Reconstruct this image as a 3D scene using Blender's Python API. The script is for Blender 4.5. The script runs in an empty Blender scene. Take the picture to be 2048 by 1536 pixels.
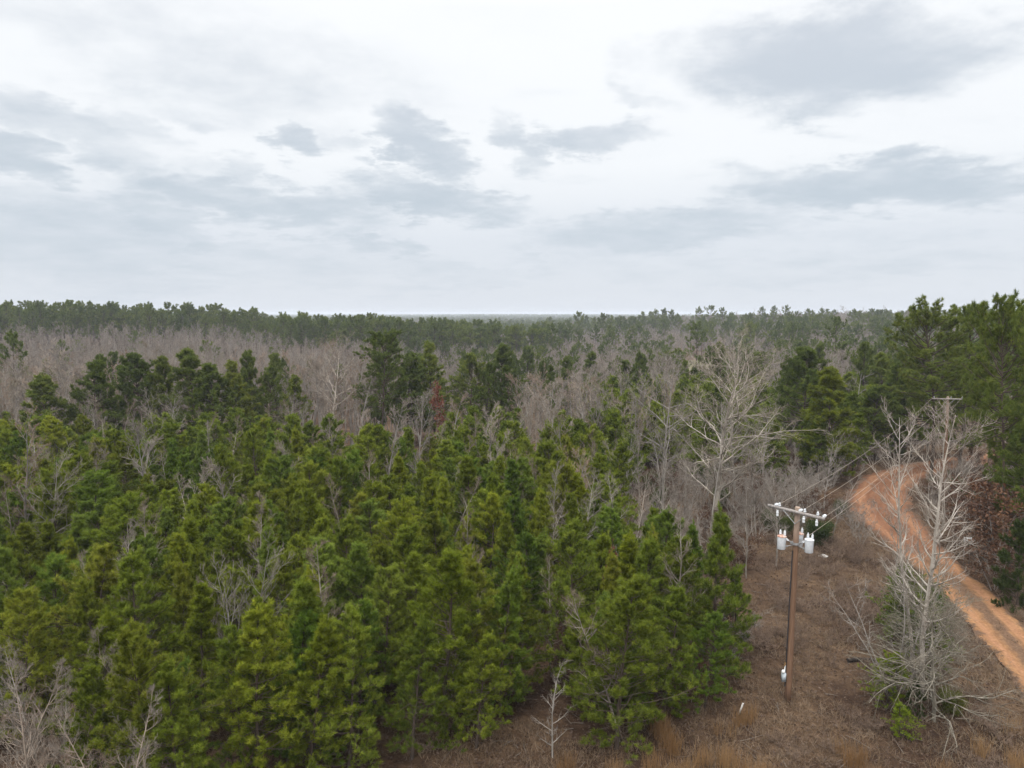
import bpy, math, random
import numpy as np
from mathutils import Vector

S = bpy.context.scene
COL = S.collection
CAMZ = 20.0
FPX = 1420.0
PITCH = math.radians(5.63)
CP, SP = math.cos(PITCH), math.sin(PITCH)

# ------------------------------------------------------------------ camera
cam_d = bpy.data.cameras.new('camera')
cam = bpy.data.objects.new('camera', cam_d)
COL.objects.link(cam)
cam.location = (0, 0, CAMZ)
cam.rotation_euler = (math.radians(90) - PITCH, 0, 0)
cam_d.sensor_width = 36.0
cam_d.lens = 36.0 * FPX / 2048.0
cam_d.clip_start = 0.5
cam_d.clip_end = 40000.0
S.camera = cam

# ------------------------------------------------------------------ render settings
S.render.engine = 'CYCLES'
S.view_settings.view_transform = 'Standard'
S.view_settings.look = 'None'
S.view_settings.exposure = 0.62
S.view_settings.gamma = 1.0
S.view_settings.use_curve_mapping = False
cy = S.cycles
cy.max_bounces = 5
cy.diffuse_bounces = 3
cy.glossy_bounces = 1
cy.transmission_bounces = 3
cy.transparent_max_bounces = 4
cy.volume_bounces = 0
cy.caustics_reflective = False
cy.caustics_refractive = False
cy.use_adaptive_sampling = True
cy.adaptive_threshold = 0.01
try:
    cy.use_denoising = True
    cy.denoiser = 'OPENIMAGEDENOISE'
    cy.denoising_input_passes = 'RGB_ALBEDO_NORMAL'
    cy.denoising_prefilter = 'ACCURATE'
except Exception:
    pass

# ------------------------------------------------------------------ node helper
class NT:
    def __init__(self, tree):
        self.t = tree; self.n = tree.nodes; self.l = tree.links
    def __call__(self, typ, ins=None, **kw):
        nd = self.n.new(typ)
        for k, v in kw.items():
            setattr(nd, k, v)
        for k, v in (ins or {}).items():
            sock = nd.inputs[k]
            if isinstance(v, bpy.types.NodeSocket):
                self.l.new(v, sock)
            else:
                sock.default_value = v
        return nd
    def math(self, op, a, b=0.0, c=None, clamp=False):
        ins = {0: a, 1: b}
        if c is not None: ins[2] = c
        return self('ShaderNodeMath', ins, operation=op, use_clamp=clamp).outputs[0]
    def ramp(self, fac, stops, interp='LINEAR'):
        nd = self('ShaderNodeValToRGB', {'Fac': fac})
        cr = nd.color_ramp; cr.interpolation = interp
        while len(cr.elements) < len(stops): cr.elements.new(0.5)
        for e, (p, c) in zip(cr.elements, stops):
            e.position = p; e.color = (*c, 1) if len(c) == 3 else c
        return nd.outputs['Color']
    def noise(self, vec, scale, detail=4, rough=0.55, dist=0.0, dim='3D'):
        ins = {'Scale': scale, 'Detail': detail, 'Roughness': rough, 'Distortion': dist}
        if vec is not None: ins['Vector'] = vec
        return self('ShaderNodeTexNoise', ins, noise_dimensions=dim)
    def mix(self, fac, a, b, blend='MIX'):
        nd = self('ShaderNodeMix', data_type='RGBA', blend_type=blend)
        for k, v in ((0, fac), (6, a), (7, b)):
            if isinstance(v, bpy.types.NodeSocket): self.l.new(v, nd.inputs[k])
            else: nd.inputs[k].default_value = (*v, 1) if isinstance(v, tuple) and len(v) == 3 else v
        return nd.outputs[2]
    def smooth(self, v, a, b, lo=0.0, hi=1.0):
        return self('ShaderNodeMapRange', {'Value': v, 'From Min': a, 'From Max': b, 'To Min': lo, 'To Max': hi}, interpolation_type='SMOOTHSTEP').outputs[0]

# ------------------------------------------------------------------ sky (overcast deck over the sky texture)
SUN_EL, SUN_AZ = math.radians(60), math.radians(205)
def ray(px, py):
    a, b = (px - 1024) / FPX, (768 - py) / FPX
    v = Vector((a, CP + b * SP, -SP + b * CP)).normalized()
    return v
def az_el(px, py):
    v = ray(px, py)
    return math.atan2(v.x, v.y), math.asin(v.z)

W = bpy.data.worlds.new('World'); S.world = W; W.use_nodes = True
W.cycles.sampling_method = 'MANUAL'; W.cycles.sample_map_resolution = 512
nt = NT(W.node_tree); nt.n.clear()
tc = nt('ShaderNodeTexCoord').outputs['Generated']
sky = nt('ShaderNodeTexSky', sky_type='NISHITA', sun_disc=False, sun_elevation=SUN_EL, sun_rotation=SUN_AZ, altitude=80, air_density=1, dust_density=2, ozone_density=1).outputs[0]
sep = nt('ShaderNodeSeparateXYZ', {0: tc})
X, Y, Z = sep.outputs
az = nt.math('ARCTAN2', X, Y)
el = nt.math('ARCSINE', Z)
# cloud-deck coordinates: the direction meets a flat layer high above
zz = nt.math('ADD', nt.math('MAXIMUM', Z, 0.0), 0.17)
deck = nt('ShaderNodeCombineXYZ', {0: nt.math('DIVIDE', X, zz), 1: nt.math('DIVIDE', Y, zz), 2: 0.0}).outputs[0]
wn = nt.noise(deck, 2.2, 8, 0.66)
wsep = nt('ShaderNodeSeparateColor', {0: wn.outputs['Color']})
wa = nt.math('MULTIPLY', nt.math('SUBTRACT', wsep.outputs[0], 0.5), 0.19)
wb = nt.math('MULTIPLY', nt.math('SUBTRACT', wsep.outputs[1], 0.5), 0.10)
fine = nt.noise(deck, 3.2, 8, 0.6).outputs[0]
w2 = nt('ShaderNodeSeparateColor', {0: nt.noise(deck, 6.5, 7, 0.62).outputs['Color']})
azw = nt.math('ADD', nt.math('ADD', az, wa), nt.math('MULTIPLY', nt.math('SUBTRACT', w2.outputs[0], 0.5), 0.10))
elw = nt.math('ADD', nt.math('ADD', el, wb), nt.math('MULTIPLY', nt.math('SUBTRACT', w2.outputs[1], 0.5), 0.05))
CL = [  # centre, half sizes (photo pixels, used only as directions), weight, slope
    (1650, 118, 250, 74, 1.1, 0.05), (1640, 175, 120, 45, .8, .1), (1430, 150, 130, 40, .5, .25), (1290, 140, 70, 26, .30, .4), (1195, 284, 140, 30, .85, .0), (1770, 372, 270, 44, 1.0, .08),
    (1330, 458, 270, 42, .8, -.08), (1450, 440, 120, 42, .7, -.1), (842, 286, 100, 48, 1.0, .5), (1030, 300, 60, 40, .7, .6),
    (585, 276, 62, 32, .95, .1), (505, 355, 60, 22, .6, .3), (1500, 350, 60, 24, .6, .2), (1280, 185, 60, 22, .5, .4), (800, 352, 66, 22, .7, .2), (330, 420, 60, 20, .5, .2), (200, 562, 280, 26, .45, .03), (900, 548, 260, 24, .45, .0), (1150, 500, 170, 26, .5, .03), (1760, 525, 260, 28, .45, .0), (480, 505, 190, 28, .5, .05), (1480, 560, 300, 22, .35, .0), (685, 274, 60, 22, .45, .1), (125, 255, 170, 46, .7, .25), (35, 325, 80, 36, .95, .1), (250, 255, 80, 30, .5, .3),
    (520, 412, 250, 38, .9, .1), (650, 425, 100, 42, .8, -.05), (870, 402, 190, 36, .95, .1), (330, 445, 110, 36, .85, .3),
    (130, 490, 240, 80, .75, .15), (760, 500, 90, 26, .85, .1), (430, 110, 420, 95, .42, .1), (640, 535, 330, 40, .45, .03), (1640, 480, 220, 26, .32, .05), (1290, 535, 260, 26, .3, .0),
    (340, 215, 120, 26, .4, .1), (1480, 345, 70, 22, .4, .1), (1260, 50, 60, 18, .0, 0), (420, 345, 60, 20, .35, .2), (520, 350, 50, 18, .35, .3), (800, 350, 60, 20, .5, .2)]
cov = None
for (cx, cyy, rx, ry, wgt, sl) in CL:
    a0, e0 = az_el(cx, cyy)
    ra = rx / FPX * 1.0; re = ry / FPX * 1.12
    da = nt.math('SUBTRACT', azw, a0)
    de = nt.math('MULTIPLY_ADD', da, sl, nt.math('SUBTRACT', elw, e0))
    u = nt.math('DIVIDE', da, ra); v = nt.math('DIVIDE', de, re)
    r2 = nt.math('MULTIPLY_ADD', u, u, nt.math('MULTIPLY', v, v))
    g = nt('ShaderNodeMapRange', {'Value': r2, 'From Min': 1.95, 'From Max': -0.25, 'To Min': 0.0, 'To Max': wgt}, interpolation_type='SMOOTHERSTEP').outputs[0]
    cov = g if cov is None else nt.math('MAXIMUM', cov, g)
# the same kind of cloud everywhere else on the deck
gen = nt.noise(nt('ShaderNodeMapping', {'Vector': deck, 'Location': (3.7, 1.3, 0), 'Scale': (1, 2.2, 1)}).outputs[0], 1.3, 8, 0.6).outputs[0]
gen = nt.smooth(gen, 0.50, 0.78, 0, 0.85)
dotf = nt.smooth(Y, 0.35, 0.75, 1.0, 0.55)
cov = nt.math('MAXIMUM', cov, nt.math('MULTIPLY', gen, dotf))
wisp = nt.math('MULTIPLY', nt.math('SUBTRACT', fine, 0.5), nt.smooth(cov, 0.0, 0.35, 0.0, 1.5))
cov = nt.smooth(nt.math('ADD', cov, wisp), -0.06, 1.15, 0.0, 1.0)
base = nt.ramp(nt.math('MULTIPLY', nt.math('MAXIMUM', el, 0.0), 1.0), [(0.0, (.690, .730, .790)), (0.10, (.730, .770, .828)), (0.20, (.905, .93, .955)), (0.36, (.95, .97, .99)), (0.75, (1.0, 1.0, 1.0)), (1.0, (1.0, 1.0, 1.0))])
soft = nt.noise(deck, 1.1, 5, 0.6).outputs[0]
base = nt.mix(nt.smooth(soft, 0.45, 0.85, 0, .7), base, nt.mix(0.5, base, (.78, .815, .87)))
grey = nt.ramp(nt.math('MAXIMUM', el, 0.0), [(0.0, (.62, .675, .745)), (0.15, (.54, .607, .675)), (0.4, (.63, .675, .74)), (1.0, (.63, .675, .74))])
cl = nt.mix(cov, base, grey)
cl = nt('ShaderNodeVectorMath', {0: cl, 3: nt('ShaderNodeMapRange', {'Value': Z, 'From Min': 0.38, 'From Max': 1.0, 'To Min': 0.69, 'To Max': 2.3}).outputs[0]}, operation='SCALE').outputs[0]   # an overcast sky is brightest overhead
below = nt.smooth(Z, -0.02, 0.0)
cl = nt.mix(below, (.56, .59, .64), cl)
over = nt('ShaderNodeVectorMath', {0: cl, 3: 10.0}, operation='SCALE').outputs[0]
tot = nt.mix(0.96, sky, over)
bg = nt('ShaderNodeBackground', {'Color': tot, 'Strength': 0.1})
nt('ShaderNodeOutputWorld', {'Surface': bg.outputs[0]})

sun_d = bpy.data.lights.new('sun', 'SUN'); sun_d.energy = 1.5; sun_d.angle = math.radians(35); sun_d.color = (1, .97, .92)
sun = bpy.data.objects.new('sun', sun_d); COL.objects.link(sun)
sd = Vector((math.sin(SUN_AZ) * math.cos(SUN_EL), math.cos(SUN_AZ) * math.cos(SUN_EL), math.sin(SUN_EL)))
sun.rotation_euler = (-sd).to_track_quat('-Z', 'Y').to_euler()

# ------------------------------------------------------------------ terrain height
DEP = np.array([0, 60, 115, 170, 240, 320, 430, 650, 1000, 2000, 4000, 9000], float)
UU = np.array([-.72, -.475, -.228, 0, .23, .476, .72])
HT = np.array([
    [0, 0, -1, -6, -5, 2.0, 4, 2, -4, -8, -14, -10],
    [0, 0, -1, -6, -5, .5, 2, 0, -4, -8, -10, -6],
    [0, 0, -1, -6, -7, -5, -4, -6, -8, -10, -9, -2],
    [0, 0, -1, -6, -8, -8, -8, -9, -10, -9, -3, 1],
    [0, 0, -.5, -4, -7, -8, -6, 0, -2, -8, -7, -2],
    [0, 0, 0, -3, -5, -5, -2, 4.5, 3, -4, -5, -2],
    [0, 0, 0, -2, -3, -3, 1, 5, 4, -2, -5, -2]], float)
def terrain(x, y):
    x = np.asarray(x, float); y = np.asarray(y, float)
    x, y = np.broadcast_arrays(x, y)
    yy = np.clip(y, 0, 8999)
    u = np.clip(x / np.maximum(yy, 40), -.719, .719)
    i = np.clip(np.searchsorted(DEP, yy, side='right') - 1, 0, len(DEP) - 2)
    t = (yy - DEP[i]) / (DEP[i + 1] - DEP[i]); t = t * t * (3 - 2 * t)
    j = np.clip(np.searchsorted(UU, u, side='right') - 1, 0, len(UU) - 2)
    s = (u - UU[j]) / (UU[j + 1] - UU[j]); s = s * s * (3 - 2 * s)
    return (HT[j, i] * (1 - t) + HT[j, i + 1] * t) * (1 - s) + (HT[j + 1, i] * (1 - t) + HT[j + 1, i + 1] * t) * s
def th(x, y): return float(terrain(x, y))
def ang(py): return PITCH + math.atan((py - 768) / FPX)      # angle below the horizon
def lateral(px, depth, z): return (px - 1024) / FPX * (depth * CP + (CAMZ - z) * SP)
def ground(px, py, z=0.0):
    d = (CAMZ - z) / math.tan(ang(py))
    return lateral(px, d, z), d
def top_z(py, depth): return CAMZ - depth * math.tan(ang(py))

# ------------------------------------------------------------------ mesh helpers
def new_mesh(name, verts, faces, mats=(), midx=None, attrs=None, smooth=False):
    """faces: list of (n,k) integer arrays"""
    me = bpy.data.meshes.new(name)
    verts = np.ascontiguousarray(verts, np.float32)
    faces = [np.asarray(f, np.int32) for f in faces if len(f)]
    loops = np.concatenate([f.ravel() for f in faces])
    tot = np.concatenate([np.full(len(f), f.shape[1], np.int32) for f in faces])
    start = np.concatenate([[0], np.cumsum(tot)[:-1]]).astype(np.int32)
    me.vertices.add(len(verts)); me.vertices.foreach_set('co', verts.ravel())
    me.loops.add(len(loops)); me.loops.foreach_set('vertex_index', loops)
    me.polygons.add(len(tot)); me.polygons.foreach_set('loop_start', start); me.polygons.foreach_set('loop_total', tot)
    for m in mats: me.materials.append(m)
    if midx is not None: me.polygons.foreach_set('material_index', np.asarray(midx, np.int32))
    for k, (dom, arr) in (attrs or {}).items():
        a = me.attributes.new(k, 'FLOAT', dom); a.data.foreach_set('value', np.asarray(arr, np.float32))
    me.update(calc_edges=True)
    if smooth: me.polygons.foreach_set('use_smooth', np.ones(len(tot), bool))
    return me

class Geo:
    """collects vertices, faces, a per-vertex tint and a material index"""
    def __init__(self): self.v = []; self.f = []; self.t = []; self.m = []; self.n = 0
    def add(self, v, f, tint=0.5, mat=0):
        v = np.asarray(v, float).reshape(-1, 3)
        self.v.append(v); self.f.append(np.asarray(f) + self.n); self.m.append(np.full(len(f), mat))
        self.t.append(np.full(len(v), tint) if np.isscalar(tint) else np.asarray(tint)); self.n += len(v)
    def join(self, o, mat_off=0):
        for v, f, t, m in zip(o.v, o.f, o.t, o.m):
            pass
        off = self.n
        for v, t in zip(o.v, o.t): self.v.append(v); self.t.append(t)
        for f, m in zip(o.f, o.m): self.f.append(f + off); self.m.append(m + mat_off)
        self.n += o.n
    def mesh(self, name, mats, smooth=False):
        return new_mesh(name, np.concatenate(self.v), self.f, mats, np.concatenate(self.m), {'tint': ('POINT', np.concatenate(self.t))}, smooth)

def unit(a): return a / np.maximum(np.linalg.norm(a, axis=-1, keepdims=True), 1e-9)
def perp(a, rng):
    r = unit(rng.normal(size=a.shape)); p = r - a * (r * a).sum(-1, keepdims=True)
    return unit(p)
def tubes(P, R, m):
    """P (K,n,3) centre lines, R (K,n) radii -> verts, quads"""
    K, n, _ = P.shape
    T = unit(np.gradient(P, axis=1)); d = unit(P[:, -1] - P[:, 0])
    ref = np.where(np.abs(d[:, 2:3]) < .8, np.array([[0, 0, 1.]]), np.array([[1., 0, 0]]))[:, None, :]
    U = unit(np.cross(T, np.broadcast_to(ref, T.shape))); V = np.cross(T, U)
    a = np.arange(m) * 2 * math.pi / m
    ring = P[:, :, None] + R[:, :, None, None] * (U[:, :, None] * np.cos(a)[None, None, :, None] + V[:, :, None] * np.sin(a)[None, None, :, None])
    idx = np.arange(K * n * m).reshape(K, n, m)
    q = np.stack([idx[:, :-1], np.roll(idx, -1, 2)[:, :-1], np.roll(idx, -1, 2)[:, 1:], idx[:, 1:]], -1).reshape(-1, 4)
    return ring.reshape(-1, 3), q
def grow(p0, d0, L, n, rng, wig, trop, droop=0.0):
    """grow K polylines with n points; trop pulls up, droop pulls down towards the end"""
    K = len(p0); P = np.zeros((K, n, 3)); P[:, 0] = p0; d = unit(d0)
    for i in range(1, n):
        pull = np.zeros((K, 3)); pull[:, 2] = trop - droop * (i / n)
        d = unit(d + rng.normal(size=(K, 3)) * wig + pull / n)
        P[:, i] = P[:, i - 1] + d * (L / (n - 1))[:, None]
    return P
def children(P, L, R, per, smin, smax, amin, amax, rng, even=True):
    """start points, directions, parent parameter for 'per' children on each polyline"""
    K, n, _ = P.shape
    s = (np.arange(per)[None] + rng.random((K, per))) / per if even else rng.random((K, per))
    s = smin + (smax - smin) * s
    f = s * (n - 1); i = np.clip(f.astype(int), 0, n - 2); t = (f - i)[..., None]
    k = np.arange(K)[:, None]
    p = P[k, i] * (1 - t) + P[k, i + 1] * t
    ax = unit(P[k, i + 1] - P[k, i])
    r = R[k, i] * (1 - t[..., 0]) + R[k, i + 1] * t[..., 0]
    pa = perp(ax, rng); a = rng.uniform(amin, amax, (K, per))[..., None]
    d = ax * np.cos(a) + pa * np.sin(a)
    return p.reshape(-1, 3), d.reshape(-1, 3), s.reshape(-1), np.repeat(L, per), r.reshape(-1)

def needle_tufts(g, C, A, n, length, width, rng, a0=15, a1=80, spread=.5, tint=None, mat=0):
    K = len(C)
    A = unit(A)[:, None, :].repeat(n, 1)
    pa = perp(A, rng); th_ = np.radians(rng.uniform(a0, a1, (K, n)))[..., None]
    D = A * np.cos(th_) + pa * np.sin(th_)
    base = C[:, None, :] + A * (rng.uniform(-spread, .1, (K, n))[..., None] * length)
    side = perp(D, rng) * (width / 2)
    ln = length * rng.uniform(.75, 1.15, (K, n))[..., None]
    tip = base + D * ln
    V = np.stack([base - side, base + side, tip], 2).reshape(-1, 3)
    if tint is None: tint = rng.random(K)
    tv = np.repeat(tint, n * 3) + rng.normal(size=K * n * 3) * .05
    g.add(V, np.arange(K * n * 3).reshape(-1, 3), tv, mat)

# ------------------------------------------------------------------ materials
def mat(name):
    m = bpy.data.materials.new(name); m.use_nodes = True; t = NT(m.node_tree); t.n.clear(); return m, t
def out(t, sh): t('ShaderNodeOutputMaterial', {'Surface': sh})
def principled(t, col, rough=.9, spec=.2, normal=None, metallic=0.0):
    ins = {'Base Color': col, 'Roughness': rough, 'Specular IOR Level': spec, 'Metallic': metallic}
    if normal is not None: ins['Normal'] = normal
    return t('ShaderNodeBsdfPrincipled', ins).outputs[0]
def foliage_mat(name, lo, mid, hi, trans=.3, vary=.5, rough=.55, spec=.25):
    m, t = mat(name)
    oi = t('ShaderNodeObjectInfo')
    tint = t('ShaderNodeAttribute', attribute_name='tint').outputs['Fac']
    f = t.math('MULTIPLY_ADD', tint, .7, t.math('MULTIPLY_ADD', oi.outputs['Random'], vary, .15 - vary / 2), clamp=True)
    c = t.ramp(f, [(0, lo), (.5, mid), (1, hi)])
    c = t.mix(1.0, c, oi.outputs['Color'], 'MULTIPLY')
    a = principled(t, c, rough, spec)
    b = t('ShaderNodeBsdfTranslucent', {'Color': c}).outputs[0]
    out(t, t('ShaderNodeMixShader', {0: trans, 1: a, 2: b}).outputs[0])
    return m
def bark_mat(name, lo, hi, scale=3.0, bump=.4, objcol=True, stretch=.25):
    m, t = mat(name)
    oi = t('ShaderNodeObjectInfo')
    p = t('ShaderNodeMapping', {'Vector': t('ShaderNodeTexCoord').outputs['Object'], 'Scale': (1, 1, stretch)}).outputs[0]
    n = t.noise(p, scale, 6, .65).outputs[0]
    f = t.math('MULTIPLY_ADD', oi.outputs['Random'], .3, t.smooth(n, .3, .7, 0, .75), clamp=True)
    c = t.ramp(f, [(0, lo), (1, hi)])
    if objcol: c = t.mix(1.0, c, oi.outputs['Color'], 'MULTIPLY')
    b = t('ShaderNodeBump', {'Strength': bump, 'Distance': .03, 'Height': n}).outputs[0]
    out(t, principled(t, c, .95, .1, b)); return m
def plain_mat(name, lo, hi, scale=8, rough=.6, spec=.3, metallic=0.0):
    m, t = mat(name)
    n = t.noise(t('ShaderNodeTexCoord').outputs['Object'], scale, 5, .6).outputs[0]
    out(t, principled(t, t.ramp(t.smooth(n, .3, .7), [(0, lo), (1, hi)]), rough, spec, None, metallic)); return m

M = {}
M['needle'] = foliage_mat('pine_needles', (.066, .094, .014), (.150, .196, .024), (.265, .305, .046), .38, .45, .6, .06)
M['needle_tall'] = foliage_mat('tall_pine_needles', (.048, .072, .018), (.112, .150, .028), (.200, .228, .044), .38, .4, .6, .06)
M['ever'] = foliage_mat('evergreen_leaves', (.036, .052, .018), (.066, .084, .027), (.115, .125, .042), .4, .5, .7, .06)
M['brownleaf'] = foliage_mat('dry_brown_leaves', (.060, .028, .017), (.100, .050, .028), (.150, .085, .048), .3, .5)
M['redleaf'] = foliage_mat('dry_red_leaves', (.075, .020, .014), (.120, .038, .024), (.160, .070, .040), .3, .5)
M['bark_pine'] = bark_mat('pine_bark', (.045, .033, .026), (.115, .088, .070), 4)
M['bark_bare'] = bark_mat('grey_bark', (.13, .115, .10), (.42, .385, .345), 3)
M['twig'] = bark_mat('grey_twigs', (.12, .10, .084), (.27, .235, .20), 2, 0)
M['bark_wood'] = bark_mat('woods_bark', (.13, .115, .105), (.32, .29, .26), 2, 0)
M['twig_wood'] = bark_mat('woods_twigs', (.150, .122, .098), (.30, .255, .210), 1, 0)
M['grass'] = foliage_mat('dry_grass', (.12, .08, .052), (.22, .155, .102), (.33, .25, .17), .3, .1)
M['broom'] = foliage_mat('broomsedge', (.19, .105, .045), (.28, .165, .075), (.37, .24, .12), .3, .3)
M['litter'] = foliage_mat('leaf_litter', (.045, .027, .019), (.090, .057, .040), (.17, .12, .088), .15, .1)

# ground
m, t = mat('brown_ground'); M['ground'] = m
gp = t('ShaderNodeTexCoord').outputs['Object']
n1 = t.noise(gp, .12, 5, .6).outputs[0]; n2 = t.noise(gp, 1.3, 6, .65).outputs[0]; n3 = t.noise(gp, 9, 5, .7).outputs[0]
c = t.ramp(t.math('MULTIPLY_ADD', n3, .5, t.math('MULTIPLY', n2, .5)), [(.28, (.024, .015, .010)), (.48, (.056, .036, .024)), (.60, (.095, .064, .043)), (.76, (.17, .122, .085))])
c = t.mix(t.smooth(n1, .42, .62), t.mix(1.0, c, (.75, .68, .64), 'MULTIPLY'), t.mix(1.0, c, (1.5, 1.45, 1.3), 'MULTIPLY'))
b = t('ShaderNodeBump', {'Strength': .8, 'Distance': .12, 'Height': t.math('ADD', n2, n3)}).outputs[0]
out(t, principled(t, c, .95, .1, b))
# road clay; attribute 'across' runs -1..1
m, t = mat('orange_clay'); M['clay'] = m
gp = t('ShaderNodeTexCoord').outputs['Object']
ac = t('ShaderNodeAttribute', attribute_name='across').outputs['Fac']
al = t('ShaderNodeAttribute', attribute_name='strip').outputs['Fac']
alo = t('ShaderNodeAttribute', attribute_name='along').outputs['Fac']
n1 = t.noise(gp, .5, 5, .6).outputs[0]; n2 = t.noise(gp, 5, 6, .7).outputs[0]
n4 = t.noise(t('ShaderNodeCombineXYZ', {0: t.math('MULTIPLY', ac, 5.0), 1: t.math('MULTIPLY', alo, .16), 2: 0.0}).outputs[0], 1.6, 5, .65).outputs[0]
c = t.ramp(t.math('ADD', t.math('MULTIPLY', n2, .35), t.math('MULTIPLY_ADD', n4, .40, t.math('MULTIPLY', n1, .25))), [(.30, (.075, .036, .021)), (.48, (.145, .066, .036)), (.66, (.25, .125, .070))])
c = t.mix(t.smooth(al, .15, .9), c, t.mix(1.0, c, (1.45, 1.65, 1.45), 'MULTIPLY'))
rut = t.smooth(t.math('ABSOLUTE', t.math('SUBTRACT', t.math('ABSOLUTE', ac), .55)), .26, .04)
c = t.mix(t.math('MULTIPLY', rut, t.smooth(n4, .3, .6, .25, .8)), c, t.ramp(n2, [(.3, (.185, .088, .046)), (.7, (.33, .178, .100))]))
nw = t.math('MULTIPLY_ADD', t.noise(gp, .9, 5, .7).outputs[0], 1.3, -.65)
mid = t.smooth(t.math('ABSOLUTE', t.math('ADD', ac, t.math('MULTIPLY', nw, .5))), .42, .12)
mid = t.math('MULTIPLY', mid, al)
edge = t.smooth(t.math('ADD', t.math('ABSOLUTE', ac), nw), .72, 1.0)
lit = t.ramp(n2, [(.3, (.055, .033, .022)), (.7, (.14, .090, .060))])
c = t.mix(t.math('MAXIMUM', t.math('MULTIPLY', mid, .85), edge), c, lit)
b = t('ShaderNodeBump', {'Strength': .6, 'Distance': .06, 'Height': t.math('ADD', n1, n2)}).outputs[0]
out(t, principled(t, c, .95, .1, b))
M['field'] = plain_mat('pale_field_grass', (.10, .095, .048), (.16, .145, .078), .2, .95, .1)

# pole materials
m, t = mat('brown_pole_wood'); M['pole'] = m
pz = t('ShaderNodeTexCoord').outputs['Object']
n = t.noise(t('ShaderNodeMapping', {'Vector': pz, 'Scale': (16, 16, .35)}).outputs[0], 2.4, 8, .72).outputs[0]
zc = t('ShaderNodeSeparateXYZ', {0: pz}).outputs[2]
c1 = t.ramp(n, [(.3, (.075, .040, .024)), (.55, (.19, .112, .070)), (.75, (.28, .18, .12))])
c2 = t.ramp(n, [(.3, (.23, .17, .135)), (.7, (.36, .28, .22))])
c3 = t.ramp(n, [(.3, (.030, .018, .012)), (.7, (.075, .04, .024))])
c = t.mix(t.smooth(zc, 8.0, 9.9), c1, c2); c = t.mix(t.smooth(t.math('MULTIPLY_ADD', n, .8, zc), 1.5, .4), c, c3)
out(t, principled(t, c, .9, .15, t('ShaderNodeBump', {'Strength': .4, 'Distance': .01, 'Height': n}).outputs[0]))
M['arm'] = plain_mat('grey_crossarm_wood', (.20, .18, .165), (.36, .33, .31), 12, .9, .1)
M['tank'] = plain_mat('pale_grey_paint', (.55, .58, .61), (.72, .74, .76), 4, .45, .4)
M['porcelain'] = plain_mat('porcelain', (.52, .54, .56), (.70, .72, .74), 6, .25, .5)
M['rust'] = plain_mat('rusty_lid', (.30, .13, .075), (.55, .42, .36), 7, .7, .2)
M['steel'] = plain_mat('galvanised_steel', (.22, .22, .22), (.36, .36, .36), 10, .6, .4, .3)
M['wire'] = plain_mat('aluminium_wire', (.30, .25, .20), (.42, .36, .30), 2, .6, .3)
M['black'] = plain_mat('black_cable', (.02, .02, .022), (.04, .04, .045), 5, .6, .3)
M['white'] = plain_mat('white_paint', (.66, .66, .64), (.78, .78, .76), 5, .6, .3)
M['box'] = plain_mat('grey_meter_box', (.36, .41, .44), (.48, .52, .55), 6, .5, .4)
M['rock'] = plain_mat('pale_rock', (.25, .23, .21), (.48, .46, .43), 5, .9, .1)
M['log'] = bark_mat('charred_log', (.020, .016, .014), (.075, .060, .050), 5, .6, False)

# ------------------------------------------------------------------ object helpers
def tag(o, label=None, cat=None, group=None, kind=None):
    if label: o['label'] = label
    if cat: o['category'] = cat
    if group: o['group'] = group
    if kind: o['kind'] = kind
    return o
def link(name, me, parent=None):
    o = bpy.data.objects.new(name, me); COL.objects.link(o)
    if parent is not None: o.parent = parent
    return o
def empty(name, loc, rz=0.0):
    o = bpy.data.objects.new(name, None); COL.objects.link(o); o.empty_display_size = .2
    o.location = loc; o.rotation_euler = (0, 0, rz); return o

# ------------------------------------------------------------------ road centre line
RD = [(2260, 1560), (2160, 1440), (2085, 1355), (2012, 1270), (1940, 1192), (1872, 1130), (1818, 1078), (1772, 1030), (1757, 995), (1772, 966), (1812, 945), (1870, 931), (1950, 920), (2060, 908)]
rp = np.array([ground(a, b) for a, b in RD])
def catmull(p, k=14):
    q = np.vstack([2 * p[0] - p[1], p, 2 * p[-1] - p[-2]]); o = []
    for i in range(1, len(q) - 2):
        for t_ in np.linspace(0, 1, k, endpoint=False):
            a, b, c_, d = q[i - 1], q[i], q[i + 1], q[i + 2]
            o.append(.5 * (2 * b + (c_ - a) * t_ + (2 * a - 5 * b + 4 * c_ - d) * t_ ** 2 + (3 * b - a - 3 * c_ + d) * t_ ** 3))
    o.append(p[-1]); return np.array(o)
RC = catmull(rp)
tang = unit(np.gradient(RC, axis=0)); RN = np.stack([tang[:, 1], -tang[:, 0]], 1)
RW = np.interp(RC[:, 1], [0, 40, 55, 70, 90], [1.55, 1.6, 2.0, 3.2, 2.9])
def road_dist(x, y):
    """(distance to the centre line / half width) for arrays"""
    x = np.asarray(x, float); y = np.asarray(y, float); sh = x.shape; x = x.ravel(); y = y.ravel(); o = np.full(x.shape, 99.)
    sel = np.where((x > 5) & (x < 95) & (y > 0) & (y < 125))[0]
    for s in range(0, len(sel), 20000):
        k = sel[s:s + 20000]
        d = np.hypot(x[k, None] - RC[None, :, 0], y[k, None] - RC[None, :, 1]); j = d.argmin(1)
        o[k] = d[np.arange(len(k)), j] / RW[j]
    return o.reshape(sh)

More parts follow.
